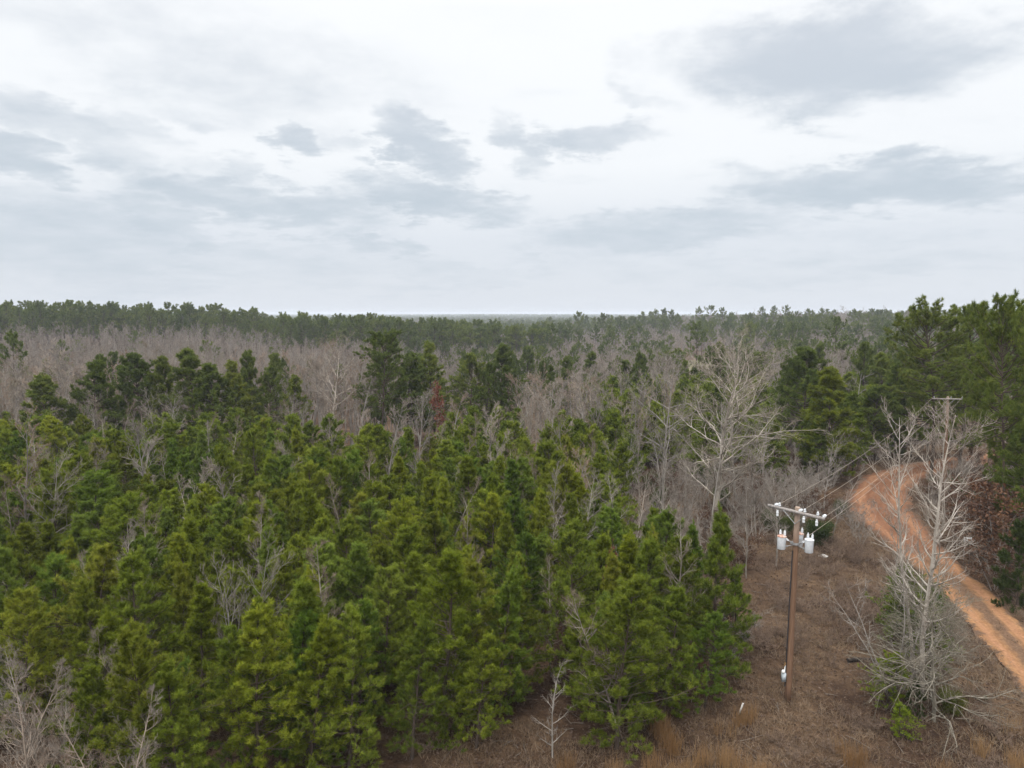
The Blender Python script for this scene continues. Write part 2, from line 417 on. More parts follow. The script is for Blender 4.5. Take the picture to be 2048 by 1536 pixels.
# ------------------------------------------------------------------ ground, road, field
rng = np.random.default_rng(5)
def axis_lin(a, b, step, far, neg):
    mid = np.arange(a, b, step); k = 1.16; o = []; s = step; v = mid[-1]
    while v < far: s *= k; v += s; o.append(v)
    p = []; s = step; v = mid[0]
    while v > neg: s *= k; v -= s; p.append(v)
    return np.array(p[::-1] + list(mid) + o)
gx = axis_lin(-40, 70, 1.05, 9000, -9000); gy = axis_lin(12, 112, 1.0, 9000, -1500)
GX, GY = np.meshgrid(gx, gy)
def bumps(x, y):
    return (.10 * np.sin(x * .9 + 1.3 * np.sin(y * .4)) * np.sin(y * .8 + np.sin(x * .5)) + .06 * np.sin(x * 2.1 + y * 1.3) * np.sin(y * 2.4 - x * .7))
near = np.clip((140 - np.abs(GY - 30)) / 40, 0, 1) * np.clip((110 - np.abs(GX)) / 40, 0, 1)
rd = road_dist(GX, GY)
GZ = terrain(GX, GY) + bumps(GX, GY) * near * np.clip(rd - 1, 0, 1) - .16 * np.clip(1.25 - rd, 0, .2) / .2
ii = np.arange(GX.size).reshape(GX.shape)
gq = np.stack([ii[:-1, :-1], ii[:-1, 1:], ii[1:, 1:], ii[1:, :-1]], -1).reshape(-1, 4)
g = link('ground', new_mesh('ground', np.stack([GX, GY, GZ], -1).reshape(-1, 3), [gq], [M['ground']], smooth=True)); tag(g, kind='structure')
na = 25; acr = np.linspace(-1, 1, na)
wob = 1 + .08 * np.sin(np.arange(len(RC)) * .35) + .05 * np.sin(np.arange(len(RC)) * .83)
RX = RC[:, None, :] + RN[:, None, :] * (acr[None, :, None] * (RW * wob)[:, None, None])
prof = .02 - .11 * np.exp(-((np.abs(acr) - .5) / .2) ** 2) - .10 * np.clip(np.abs(acr) - .8, 0, 1) / .2
RZ = terrain(RX[..., 0], RX[..., 1]) + prof[None] + .015 * np.sin(RX[..., 0] * 3) * np.sin(RX[..., 1] * 2.3)
ii = np.arange(len(RC) * na).reshape(len(RC), na)
rq = np.stack([ii[:-1, :-1], ii[1:, :-1], ii[1:, 1:], ii[:-1, 1:]], -1).reshape(-1, 4)
ALONG = np.concatenate([[0], np.cumsum(np.linalg.norm(np.diff(RC, axis=0), axis=1))])
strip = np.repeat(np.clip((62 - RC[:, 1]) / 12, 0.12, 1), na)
r = link('dirt_road', new_mesh('dirt_road', np.concatenate([RX, RZ[..., None]], -1).reshape(-1, 3), [rq[:, ::-1]], [M['clay']], None, {'along': ('POINT', np.repeat(ALONG, na)), 'across': ('POINT', np.tile(acr, len(RC))), 'strip': ('POINT', strip)}, True)); tag(r, kind='structure')
fx = np.array([lateral(p, d, -6) for p, d in ((1378, 345), (1425, 345), (1440, 400), (1362, 400))]); fy = np.array([345, 345, 400, 400.])
N_ = 14; uu, vv = np.meshgrid(np.linspace(0, 1, N_), np.linspace(0, 1, N_))
FX = (fx[0] * (1 - uu) + fx[1] * uu) * (1 - vv) + (fx[3] * (1 - uu) + fx[2] * uu) * vv; FY = 345 + 55 * vv
ii = np.arange(N_ * N_).reshape(N_, N_)
fq = np.stack([ii[:-1, :-1], ii[:-1, 1:], ii[1:, 1:], ii[1:, :-1]], -1).reshape(-1, 4)
f = link('field', new_mesh('field', np.stack([FX, FY, terrain(FX, FY) + .25], -1).reshape(-1, 3), [fq], [M['field']], smooth=True)); tag(f, kind='structure')

# ------------------------------------------------------------------ tree builders (each returns trunk Geo, crown Geo)
def young_pine(seed, H=9.0, R=2.5, dens=1.0, needles=31, low=.10, tl=.215, tw=.023, point=.85, twigs=8, gap=.42):
    rng = np.random.default_rng(seed); T = Geo(); C = Geo()
    p0 = np.zeros((1, 3)); P = grow(p0, np.array([[0, 0, 1.]]), np.array([H]), 12, rng, .03, 0)
    Rr = np.linspace(.10, .012, 12)[None] * H / 9
    T.add(*tubes(P, Rr, 7))
    zs = []; z = low * H
    while z < H * .97:
        zs.append(z); z += gap * rng.uniform(.75, 1.25) * (1 - .45 * z / H)
    st, dr, ln = [], [], []
    lob = rng.uniform(0, 6.28, 6)
    for z in zs:
        t_ = (z - low * H) / (H - low * H); k = rng.integers(4, 7) if t_ < .88 else 3
        i = z / H * 11; a_ = int(min(i, 10)); c = P[0, a_] * (1 - (i - a_)) + P[0, a_ + 1] * (i - a_)
        prof_ = min(1, .60 + t_ * 1.7) * (1 - t_) ** point + .05
        for az_ in rng.uniform(0, 6.28) + np.arange(k) * 6.28 / k + rng.normal(size=k) * .3:
            wv = 1 + .24 * math.sin(az_ + lob[0]) + .18 * math.sin(2 * az_ + lob[1] + z * 1.1) + .12 * math.sin(3 * az_ + lob[2] - z * 1.9)
            L = R * prof_ * wv * rng.uniform(.62, 1.22)
            if rng.random() < .10 and t_ < .7: continue
            e = math.radians(-2 + 50 * t_ ** 1.4 + rng.normal() * 11)
            st.append(c); dr.append((math.cos(az_) * math.cos(e), math.sin(az_) * math.cos(e), math.sin(e))); ln.append(max(L, .25))
    st, dr, ln = np.array(st), np.array(dr), np.array(ln)
    B = grow(st, dr, ln, 6, rng, .09, .5)
    br = np.linspace(1, .3, 6)[None] * (.010 + .014 * ln / R)[:, None]
    T.add(*tubes(B, br, 4))
    cp, cd, cs, cL, cr = children(B, ln, br, twigs, .34, .98, .5, 1.0, rng)
    cl_ = np.clip(cL * .40 * (1.2 - cs), .22, .95) * rng.uniform(.7, 1.25, len(cs))
    B2 = grow(cp, cd + np.array([0, 0, .45]), cl_, 3, rng, .09, .9)
    T.add(*tubes(B2, np.linspace(1, .5, 3)[None] * np.full((len(cs), 1), .009), 3))
    keep = rng.random(len(B2)) < .6
    Cc = np.concatenate([B[:, -1], B2[:, -1], B2[keep][:, 1]]); Aa = unit(np.concatenate([B[:, -1] - B[:, -2], B2[:, -1] - B2[:, -2], B2[keep][:, 1] - B2[keep][:, 0]])) + np.array([0, 0, .55])
    tt = np.clip(rng.normal(.5, .24, len(Cc)), 0, 1)
    needle_tufts(C, Cc, Aa, needles, tl, tw, rng, 14, 72, .85, tt)
    top = P[0, -1][None] + rng.normal(size=(6, 3)) * np.array([.10, .10, .10]) - np.array([0, 0, .2]) + np.array([[0, 0, .12 * q] for q in range(6)]); needle_tufts(C, top, np.tile([[0, 0, 1.]], (6, 1)), needles, tl * .9, tw, rng, 8, 60, 1.1)
    return T, C

def tall_pine(seed, H=22.0, R=4.0, base=.45, nl=34, needles=16, tl=.34, tw=.055, up=20, twigs=9, conic=.35, pw=3.0, cut=.68):
    rng = np.random.default_rng(seed); T = Geo(); C = Geo()
    P = grow(np.zeros((1, 3)), np.array([[0, 0, 1.]]), np.array([H * .97]), 14, rng, .022, 0)
    Rr = (np.linspace(1, .16, 14) * .0105 * H)[None]
    T.add(*tubes(P, Rr, 8))
    st, dr, ln = [], [], []
    for j in range(nl):
        t_ = (j + rng.random()) / nl; z = H * (base + (.965 - base) * t_)
        i = z / (H * .97) * 13; a_ = int(min(i, 12)); c = P[0, a_] * (1 - (i - a_)) + P[0, a_ + 1] * (i - a_)
        dome = (min(1, .55 + 1.8 * t_)) * (1 - t_ ** pw * cut) * (1 - conic * t_)
        az_ = j * 2.4 + rng.normal() * .5; e = math.radians(up - 22 + 62 * t_ ** 1.2 + rng.normal() * 12)
        st.append(c); dr.append((math.cos(az_) * math.cos(e), math.sin(az_) * math.cos(e), math.sin(e))); ln.append(R * dome * rng.uniform(.6, 1.2))
    st, dr, ln = np.array(st), np.array(dr), np.array(ln)
    B = grow(st, dr, ln, 7, rng, .12, .5); br = np.linspace(1, .25, 7)[None] * (.02 + .055 * ln / R)[:, None]
    T.add(*tubes(B, br, 5))
    cp, cd, cs, cL, cr = children(B, ln, br, twigs, .38, 1.0, .5, 1.05, rng)
    cl_ = np.maximum(.4, cL * .34 * (1.3 - cs)) * rng.uniform(.6, 1.2, len(cs))
    B2 = grow(cp, cd + np.array([0, 0, .3]), cl_, 4, rng, .12, .6)
    T.add(*tubes(B2, np.linspace(1, .4, 4)[None] * np.full((len(cs), 1), .016), 3))
    cp3, cd3, cs3, cL3, _ = children(B2, cl_, np.ones((len(cl_), 4)), 4, .35, 1.0, .4, 1.0, rng)
    tip3 = cp3 + unit(cd3 + np.array([0, 0, .5])) * rng.uniform(.15, .4, (len(cp3), 1))
    Cc = np.concatenate([B2[:, -1], tip3, B[:, -1]]); Aa = np.concatenate([B2[:, -1] - B2[:, -2], tip3 - cp3, B[:, -1] - B[:, -2]])
    tt = np.clip(rng.normal(.5, .22, len(Cc)), 0, 1)
    needle_tufts(C, Cc, unit(Aa) + np.array([0, 0, .35]), needles, tl, tw, rng, 10, 80, .5, tt)
    top = P[0, -1][None] + rng.normal(size=(14, 3)) * np.array([.35, .35, .3]); needle_tufts(C, top, np.tile([[0, 0, 1.]], (14, 1)), needles * 2, tl, tw, rng, 8, 80, .6)
    return T, C

def bare_tree(seed, H, R, tr=.02, nl=16, base=.25, amin=40, amax=65, up=.6, droop=0., wig=.09, n2=6, n3=5, n4=0, stems=1, lean=.1, tw=.010, fork=False, prof='round', ratio=.5, stemspread=.25, thin=1.0):
    rng = np.random.default_rng(seed); T = Geo(); C = Geo()
    d0 = np.tile([[0, 0, 1.]], (stems, 1)) + rng.normal(size=(stems, 3)) * np.array([lean, lean, 0])
    p0 = np.zeros((stems, 3)); L0 = np.full(stems, H * .98) * (1 if stems == 1 else rng.uniform(.7, 1, stems))
    if stems > 1:
        a_ = rng.uniform(0, 6.28) + np.arange(stems) * 6.28 / stems
        p0[:, 0], p0[:, 1] = np.cos(a_) * stemspread * .4, np.sin(a_) * stemspread * .4
        d0[:, 0] += np.cos(a_) * stemspread; d0[:, 1] += np.sin(a_) * stemspread
    P = grow(p0, d0, L0, 14, rng, .045 if stems == 1 else .06, .25)
    Rr = np.linspace(1, .05, 14)[None] ** .85 * (tr * L0)[:, None]
    T.add(*tubes(P, Rr, 8))
    cp, cd, cs, cL, cr = children(P, L0, Rr, nl, base, .97, math.radians(amin), math.radians(amax), rng)
    t_ = (cs - base) / (1 - base)
    if prof == 'round': pf = (.45 + .9 * t_) * np.clip(1.25 - t_, .25, 1) 
    elif prof == 'cone': pf = (1.05 - t_ * .85)
    elif prof == 'vase': pf = (.35 + .65 * t_) * np.clip(1.45 - t_, .3, 1)
    l1 = R * pf * rng.uniform(.55, 1.25, len(cs)); l1 = np.maximum(l1, .2)
    r1 = np.minimum(cr * .62, (.022 * l1 + .012) * thin)
    B = grow(cp, cd, l1, 9, rng, wig, up, droop); br = np.linspace(1, .18, 9)[None] * r1[:, None]
    T.add(*tubes(B, br, 5))
    cp, cd, cs, cL, cr = children(B, l1, br, n2, .18, .98, .45, 1.05, rng)
    l2 = np.maximum(cL * ratio * (1.15 - .75 * cs) * rng.uniform(.5, 1.2, len(cs)), .12)
    B2 = grow(cp, cd, l2, 6, rng, wig * 1.15, up * .8, droop); r2 = np.linspace(1, .25, 6)[None] * np.maximum(np.minimum(cr * .65, (.02 * l2 + .006) * thin), tw * .9)[:, None]
    T.add(*tubes(B2, r2, 4))
    cp, cd, cs, cL, cr = children(B2, l2, r2, n3, .15, 1.0, .4, 1.0, rng)
    l3 = np.maximum(cL * .52 * (1.2 - .7 * cs) * rng.uniform(.5, 1.2, len(cs)), .12)
    B3 = grow(cp, cd, l3, 4, rng, wig * 1.2, up * .7, droop); r3 = np.linspace(1, .35, 4)[None] * np.full((len(l3), 1), tw)
    C.add(*tubes(B3, r3, 3))
    if n4:
        cp, cd, cs, cL, cr = children(B3, l3, r3, n4, .1, 1.0, .4, .9, rng)
        l4 = np.maximum(cL * .55 * rng.uniform(.5, 1.2, len(cs)), .1)
        B4 = grow(cp, cd, l4, 3, rng, wig, up * .6, droop)
        C.add(*tubes(B4, np.linspace(1, .4, 3)[None] * np.full((len(l4), 1), tw * .7), 3))
        ends = B4[:, -1]
    else: ends = B3[:, -1]
    C.ends = ends
    return T, C

def leaf_cards(g, Cc, n, size, rng, spread, tint=None):
    K = len(Cc) * n
    c = np.repeat(Cc, n, 0) + rng.normal(size=(K, 3)) * spread
    a = unit(rng.normal(size=(K, 3))); b = perp(a, rng); s = size * rng.uniform(.6, 1.3, (K, 1))
    V = np.stack([c - a * s, c + b * s * .5, c + a * s, c - b * s * .5], 1).reshape(-1, 3)
    g.add(V, np.arange(K * 4).reshape(-1, 4), np.repeat(np.clip(rng.normal(.5, .25, K), 0, 1), 4))

PROTO = {}
STUFF_KINDS = ('young_far', 'wood_far', 'ridge', 'far', 'scrub')
def proto(kind, T, C, mt, mc):
    H = max(v[:, 2].max() for v in T.v + C.v)
    whole = None
    if kind in STUFF_KINDS:
        full = Geo(); full.join(T, 0); full.join(C, 1); whole = full.mesh(kind + '_whole', [mt, mc])
        if kind != 'ridge': PROTO.setdefault(kind, []).append((None, None, whole, H)); return
    PROTO.setdefault(kind, []).append((T.mesh(kind + '_trunk', [mt], True), C.mesh(kind + '_crown', [mc]), whole, H))
YR = [2.5, 2.8, 2.2, 3.0, 2.4, 2.6, 2.0, 2.9, 2.3, 2.7, 2.1, 2.5]; YL = [.06, .10, .04, .08, .14, .08, .10, .05, .18, .12, .07, .22]; YT = [.8, .62, .95, .7, .55, .8, 1.0, .6, .75, .85, .9, .6]
for k in range(9):
    proto('young', *young_pine(100 + k, 9, YR[k], low=YL[k], point=YT[k], gap=[.40, .46, .43][k % 3]), M['bark_pine'], M['needle'])
for k in range(3):    # lighter copies of the same kind for the back rows
    proto('young_far', *young_pine(140 + k, 9, 2.6, needles=10, low=.15, tl=.32, tw=.075, point=.75), M['bark_pine'], M['needle'])
for k in range(4):
    proto('mid', *tall_pine(200 + k, 15, [4.4, 5.0, 3.8, 5.2, 4.0, 4.6, 3.5][k], [.14, .2, .1, .25, .18, .3, .12][k], 76, 18, .36, .062, 14, 8, [.45, .3, .6, .2, .5, .25, .65][k]), M['bark_pine'], M['needle_tall'])
for k in range(3):
    proto('tall', *tall_pine(220 + k, 22, 5.6, [.40, .34, .46, .38][k], 76, 17, .38, .062, 10, 10, .05, 5.0, .5), M['bark_pine'], M['needle_tall'])
for k in range(5):
    proto('ridge', *tall_pine(240 + k, 24, [6.5, 5.6, 7.2, 6.0, 6.8, 5.2, 7.5][k], [.45, .55, .38, .6, .42, .5, .48][k], 30, 7, .75, .2, 20, 6, [.1, .3, .0, .15, .2, .45, -.1][k], 4.0, .55), M['bark_pine'], M['needle_tall'])
for k in range(2):
    proto('far', *tall_pine(260 + k, 22, 5.6, .3, 14, 4, 1.5, .7, 20, 4), M['bark_pine'], M['needle_tall'])
for k in range(4):
    proto('wood', *bare_tree(300 + k, 16, 4.2, .0085, 16, .30, 22, 45, .7, 0, .07, 7, 5, 2, tw=.020, prof='vase', ratio=.55), M['bark_wood'], M['twig_wood'])
for k in range(3):
    proto('wood_far', *bare_tree(320 + k, 17, 5.2, .010, 13, .28, 25, 50, .6, 0, .07, 6, 5, 2, tw=.030, prof='vase', ratio=.55), M['bark_wood'], M['twig_wood'])
for k in range(4):
    proto('sapling', *bare_tree(340 + k, 8, 1.8, .0066, 28, .2, 36, 58, .8, 0, .09, 6, 4, 2, tw=.0062, prof='cone', ratio=.5, thin=.5), M['bark_bare'], M['twig'])
for k in range(2):
    proto('round', *bare_tree(350 + k, 12, 4.8, .0085, 26, .18, 32, 60, .6, 0, .10, 8, 5, 3, tw=.009, prof='round', thin=.6), M['bark_bare'], M['twig'])
for k in range(4):
    proto('brush', *bare_tree(360 + k, 3.4, 1.2, .006, 8, .12, 25, 60, .5, 0, .12, 5, 4, 1, tw=.008, stems=6, prof='vase', stemspread=.4), M['bark_bare'], M['twig'])
for k in range(2):
    proto('scrub', *bare_tree(370 + k, 3.4, 1.2, .006, 7, .12, 25, 60, .5, 0, .12, 5, 4, 1, tw=.009, stems=6, prof='vase', stemspread=.4), M['bark_bare'], M['twig'])
def leafy(seed, H, R, stems, n, size, spread, **kw):
    T, C = bare_tree(seed, H, R, .007, 10, .15, 30, 65, .4, 0, .1, 5, 3, tw=.01, stems=stems, prof='round', stemspread=.3, **kw)
    L = Geo(); leaf_cards(L, C.ends, n, size, np.random.default_rng(seed), spread); return T, L
for k in range(3):
    proto('ever', *leafy(380 + k, 3.6, 1.7, 6, 12, .066, .24), M['bark_pine'], M['ever'])
for k in range(3):
    proto('brown', *leafy(390 + k, 4.5, 1.8, 3, 5, .085, .16), M['bark_wood'], M['brownleaf'])
for k in range(2):
    proto('red', *leafy(395 + k, 5, 1.4, 1, 5, .10, .14), M['bark_wood'], M['redleaf'])
for k in range(2):
    proto('cedar', *young_pine(400 + k, 4, 1.5, needles=30, low=.03, tl=.16, tw=.035), M['bark_pine'], M['ever'])

NAME = dict(young='young_pine', young_far='young_pine', mid='pine_tree', tall='tall_pine', ridge='ridge_pine', wood='bare_woods_tree', wood_far='bare_woods_tree',
            sapling='bare_sapling', round='bare_tree', brush='bare_shrub', ever='evergreen_shrub', brown='brown_leaf_shrub', red='red_leaf_tree', cedar='cedar_shrub', hero='bare_tree', snag='dead_snag')
CAT = dict(young='pine', young_far='pine', mid='pine', tall='pine', ridge='pine', wood='bare tree', wood_far='bare tree', sapling='sapling', round='bare tree', brush='shrub', ever='shrub', brown='shrub', red='tree', cedar='shrub', hero='bare tree', snag='dead tree')
prng = random.Random(11)
ALL = []
def place(kind, x, y, H, label, group=None, var=None, wide=1.0, col=(1, 1, 1), tcol=None, rz=None, z=None):
    ps = PROTO[kind]; i = prng.randrange(len(ps)) if var is None else var % len(ps)
    tm, cm, _, h = ps[i]; s = H / h
    e = empty(NAME[kind], (x, y, (th(x, y) if z is None else z) - .05), prng.uniform(0, 6.28) if rz is None else rz)
    e.scale = (s * wide, s * wide, s)
    if kind in ('young', 'sapling', 'mid', 'wood', 'round'): e.rotation_euler = (prng.gauss(0, .03), prng.gauss(0, .03), e.rotation_euler[2])
    a = link('trunk', tm, e); b_ = link('crown', cm, e)
    b_.color = (*col, 1); a.color = (*(tcol or (1, 1, 1)), 1)
    tag(e, label, CAT[kind], group); ALL.append((kind, x, y, H, e))
    return e
def put(kind, px, depth, top, label, group=None, **kw):
    zt = top_z(top, depth); x = lateral(px, depth, zt)
    return place(kind, x, depth, zt - th(x, depth), label, group, **kw)

# ------------------------------------------------------------------ masses of trees that nobody could count (one object each, geometry nodes)
def stuff_trees(name, kinds, pts, label, col=(1, 1, 1)):
    """pts: list of (x, y, H, width factor)"""
    if not len(pts): return
    pts = np.array(pts, float); z = terrain(pts[:, 0], pts[:, 1]) - .1
    metas = [(p[2], p[3]) for k in kinds for p in PROTO[k]]
    rg = np.random.default_rng(len(pts)); idx = rg.integers(0, len(metas), len(pts)); hs = np.array([m_[1] for m_ in metas])[idx]
    me = bpy.data.meshes.new(name); me.vertices.add(len(pts)); me.vertices.foreach_set('co', np.stack([pts[:, 0], pts[:, 1], z], 1).astype(np.float32).ravel())
    for nm, arr in (('pick', idx), ('turn', rg.uniform(0, 6.28, len(pts))), ('sz', pts[:, 2] / hs), ('sw', pts[:, 2] / hs * pts[:, 3])):
        a = me.attributes.new(nm, 'INT' if nm == 'pick' else 'FLOAT', 'POINT'); a.data.foreach_set('value', arr.astype(np.int32 if nm == 'pick' else np.float32))
    o = link(name, me); o.color = (*col, 1)
    ng = bpy.data.node_groups.new(name, 'GeometryNodeTree'); ng.interface.new_socket('Geometry', in_out='INPUT', socket_type='NodeSocketGeometry'); ng.interface.new_socket('Geometry', in_out='OUTPUT', socket_type='NodeSocketGeometry')
    q = NT(ng); gi = q('NodeGroupInput'); go = q('NodeGroupOutput')
    join = q('GeometryNodeJoinGeometry')
    for m_, _h in metas[::-1]:
        po = bpy.data.objects.get('src_' + m_.name) or bpy.data.objects.new('src_' + m_.name, m_)
        oi = q('GeometryNodeObjectInfo'); oi.inputs['Object'].default_value = po; oi.inputs['As Instance'].default_value = False
        gt = q('GeometryNodeGeometryToInstance', {0: oi.outputs['Geometry']}); q.l.new(gt.outputs[0], join.inputs[0])
    def att(nm, ty): 
        n_ = q('GeometryNodeInputNamedAttribute', data_type=ty); n_.inputs[0].default_value = nm; return n_.outputs[0]
    rot = q('ShaderNodeCombineXYZ', {2: att('turn', 'FLOAT')}).outputs[0]
    scl = q('ShaderNodeCombineXYZ', {0: att('sw', 'FLOAT'), 1: att('sw', 'FLOAT'), 2: att('sz', 'FLOAT')}).outputs[0]
    ip = q('GeometryNodeInstanceOnPoints', {'Points': gi.outputs[0], 'Instance': join.outputs[0], 'Instance Index': att('pick', 'INT'), 'Scale': scl})
    ip.inputs['Pick Instance'].default_value = True
    q.l.new(rot, ip.inputs['Rotation']); q.l.new(ip.outputs[0], go.inputs[0])
    md = o.modifiers.new('trees', 'NODES'); md.node_group = ng
    tag(o, label, None, None, 'stuff'); return o

def scatter(x0, x1, y0, y1, step, jit=.42, seed=0):
    rg = random.Random(seed); o = []; y = y0
    while y < y1:
        x = x0 + rg.random() * step
        while x < x1:
            o.append((x + rg.uniform(-jit, jit) * step, y + rg.uniform(-jit, jit) * step)); x += step
        y += step
    return o
def lerp_tab(v, tab): return float(np.interp(v, [a for a, b in tab], [b for a, b in tab]))
def inframe(x, y, pad=.05): return y > 1 and abs(x / y) < .72 + pad
rr = random.Random(4)
def patch(x, y, s=40.): return math.sin(x / s + 1.7 * math.sin(y / s * .7)) * math.cos(y / s * .8 + 1.1 * math.sin(x / s * .6))

# ---- named single trees -------------------------------------------------------------------------------------------------
def hero(name_kind, px, depth, top, label, builder, mt, mc, group=None, rz=0.0, col=(1, 1, 1), wide=1.0, shear=0.0):
    zt = top_z(top, depth); x = lateral(px, depth, zt); gz = th(x, depth); H = zt - gz
    T, C = builder(H)
    k_ = H / max(v[:, 2].max() for v in T.v + C.v)
    for G_ in (T, C): G_.v = [v * k_ + v[:, 2:3] * k_ * np.array([shear, 0, 0]) for v in G_.v]
    e = empty(NAME[name_kind], (x, depth, gz - .05), rz)
    e.scale = (wide, wide, 1)
    o1 = link('trunk', T.mesh('hero_trunk', [mt], True), e); o2 = link('crown', C.mesh('hero_crown', [mc]), e); o1.color = o2.color = (*col, 1)
    tag(e, label, CAT[name_kind], group); ALL.append((name_kind, x, depth, H, e)); return e
BB, TW = M['bark_bare'], M['twig']
hero('hero', 1440, 64, 636, 'huge bare spreading tree with pale limbs behind the near utility pole', lambda H: bare_tree(901, H, 12.5, .0115, 40, .16, 28, 72, .5, 0, .14, 9, 6, 3, tw=.0115, lean=.02, thin=.62, prof='vase'), BB, TW, col=(1.25, 1.22, 1.16), wide=1.42)
hero('hero', 1330, 70, 690, 'bare forked tree leaning left just behind the huge spreading bare tree', lambda H: bare_tree(902, H, 8.5, .009, 18, .25, 40, 70, .3, 0, .12, 7, 5, 3, tw=.012, lean=.12), BB, TW)
hero('hero', 655, 106, 656, 'large old bare tree with broad limbs left of the big dark pine', lambda H: bare_tree(903, H, 11, .0125, 26, .18, 35, 72, .45, 0, .14, 8, 6, 3, tw=.015, lean=.02, thin=.8), BB, TW, col=(1.1, 1.05, 1.0), wide=1.15)
hero('hero', 1876, 35, 786, 'tall slim pale bare tree in front of the far utility pole', lambda H: bare_tree(904, H, 4.6, .0090, 46, .22, 38, 70, 1.0, 0, .12, 8, 5, 2, tw=.0085, prof='round', lean=.01, thin=.75), BB, TW, col=(1.45, 1.43, 1.4))
hero('hero', 1858, 37, 792, 'thinner pale bare tree left of the slim bare tree by the road', lambda H: bare_tree(905, H, 3.9, .0075, 36, .28, 35, 66, 1.0, 0, .12, 7, 5, 1, tw=.0085, prof='round', lean=.005, thin=.75), BB, TW, col=(1.45, 1.43, 1.4), shear=-.03)
hero('hero', 1885, 33.2, 1150, 'low bushy bare tree with drooping tangled branches beside the clay road', lambda H: bare_tree(906, H, 4.4, .013, 54, .10, 55, 100, .25, .9, .14, 8, 5, 2, tw=.0085, prof='cone', lean=.03, ratio=.6, thin=.7), BB, TW, col=(.85, .84, .76))
hero('hero', 1846, 35.6, 1118, 'grey green tangled bare tree with arching limbs left of the drooping one', lambda H: bare_tree(916, H, 3.9, .012, 48, .12, 50, 95, .3, .7, .14, 8, 5, 2, tw=.0085, prof='round', lean=.04, ratio=.6, thin=.7), BB, TW, col=(.80, .82, .72))
hero('hero', 1806, 43, 990, 'thin pale bare sapling standing against the orange bend of the road', lambda H: bare_tree(907, H, 1.9, .0065, 18, .2, 40, 62, .9, 0, .08, 5, 3, tw=.010, prof='cone', lean=.02), BB, TW)
hero('hero', 1800, 35.5, 1085, 'bare twiggy shrub leaning left between the pole and the road', lambda H: bare_tree(908, H, 2.4, .008, 9, .15, 35, 70, .4, .2, .13, 6, 5, tw=.010, stems=5, prof='vase', stemspread=.4), BB, TW)
hero('hero', 478, 34, 1055, 'whitish bare tree with a forked top standing among bright green pines', lambda H: bare_tree(909, H, 2.7, .0075, 24, .25, 32, 58, .9, 0, .08, 6, 5, tw=.009, prof='round', stems=2, stemspread=.12), BB, TW)
hero('hero', 1106, 30.4, 1310, 'small white bare sapling in the brown gap at the front of the pines', lambda H: bare_tree(910, H, 1.15, .009, 24, .1, 45, 65, .7, 0, .07, 4, 3, tw=.007, prof='cone', lean=.02), BB, TW)
hero('hero', 1430, 62, 800, 'white straight bare sapling in front of the huge spreading bare tree', lambda H: bare_tree(911, H, 2.6, .0065, 20, .3, 40, 60, .9, 0, .08, 5, 4, tw=.010, prof='cone', lean=.02), BB, TW)
hero('hero', 1655, 72, 850, 'bare grey tree beside the left edge of the road bend', lambda H: bare_tree(912, H, 4.0, .010, 18, .2, 40, 62, .9, 0, .09, 6, 4, tw=.013, prof='round'), BB, TW)
hero('snag', 728 + 110, 112, 690, 'broken silvery dead snag with bare forks right of the big dark pine', lambda H: bare_tree(913, H, 4.2, .012, 7, .45, 25, 50, .8, 0, .12, 3, 2, tw=.03, prof='round', lean=.05), BB, TW)
hero('hero', 1715, 105, 735, 'crooked white bare tree between the yellow green pine and the tall roadside pines', lambda H: bare_tree(914, H, 4.6, .012, 12, .3, 35, 65, .7, 0, .14, 6, 5, tw=.02, lean=.12), BB, TW)

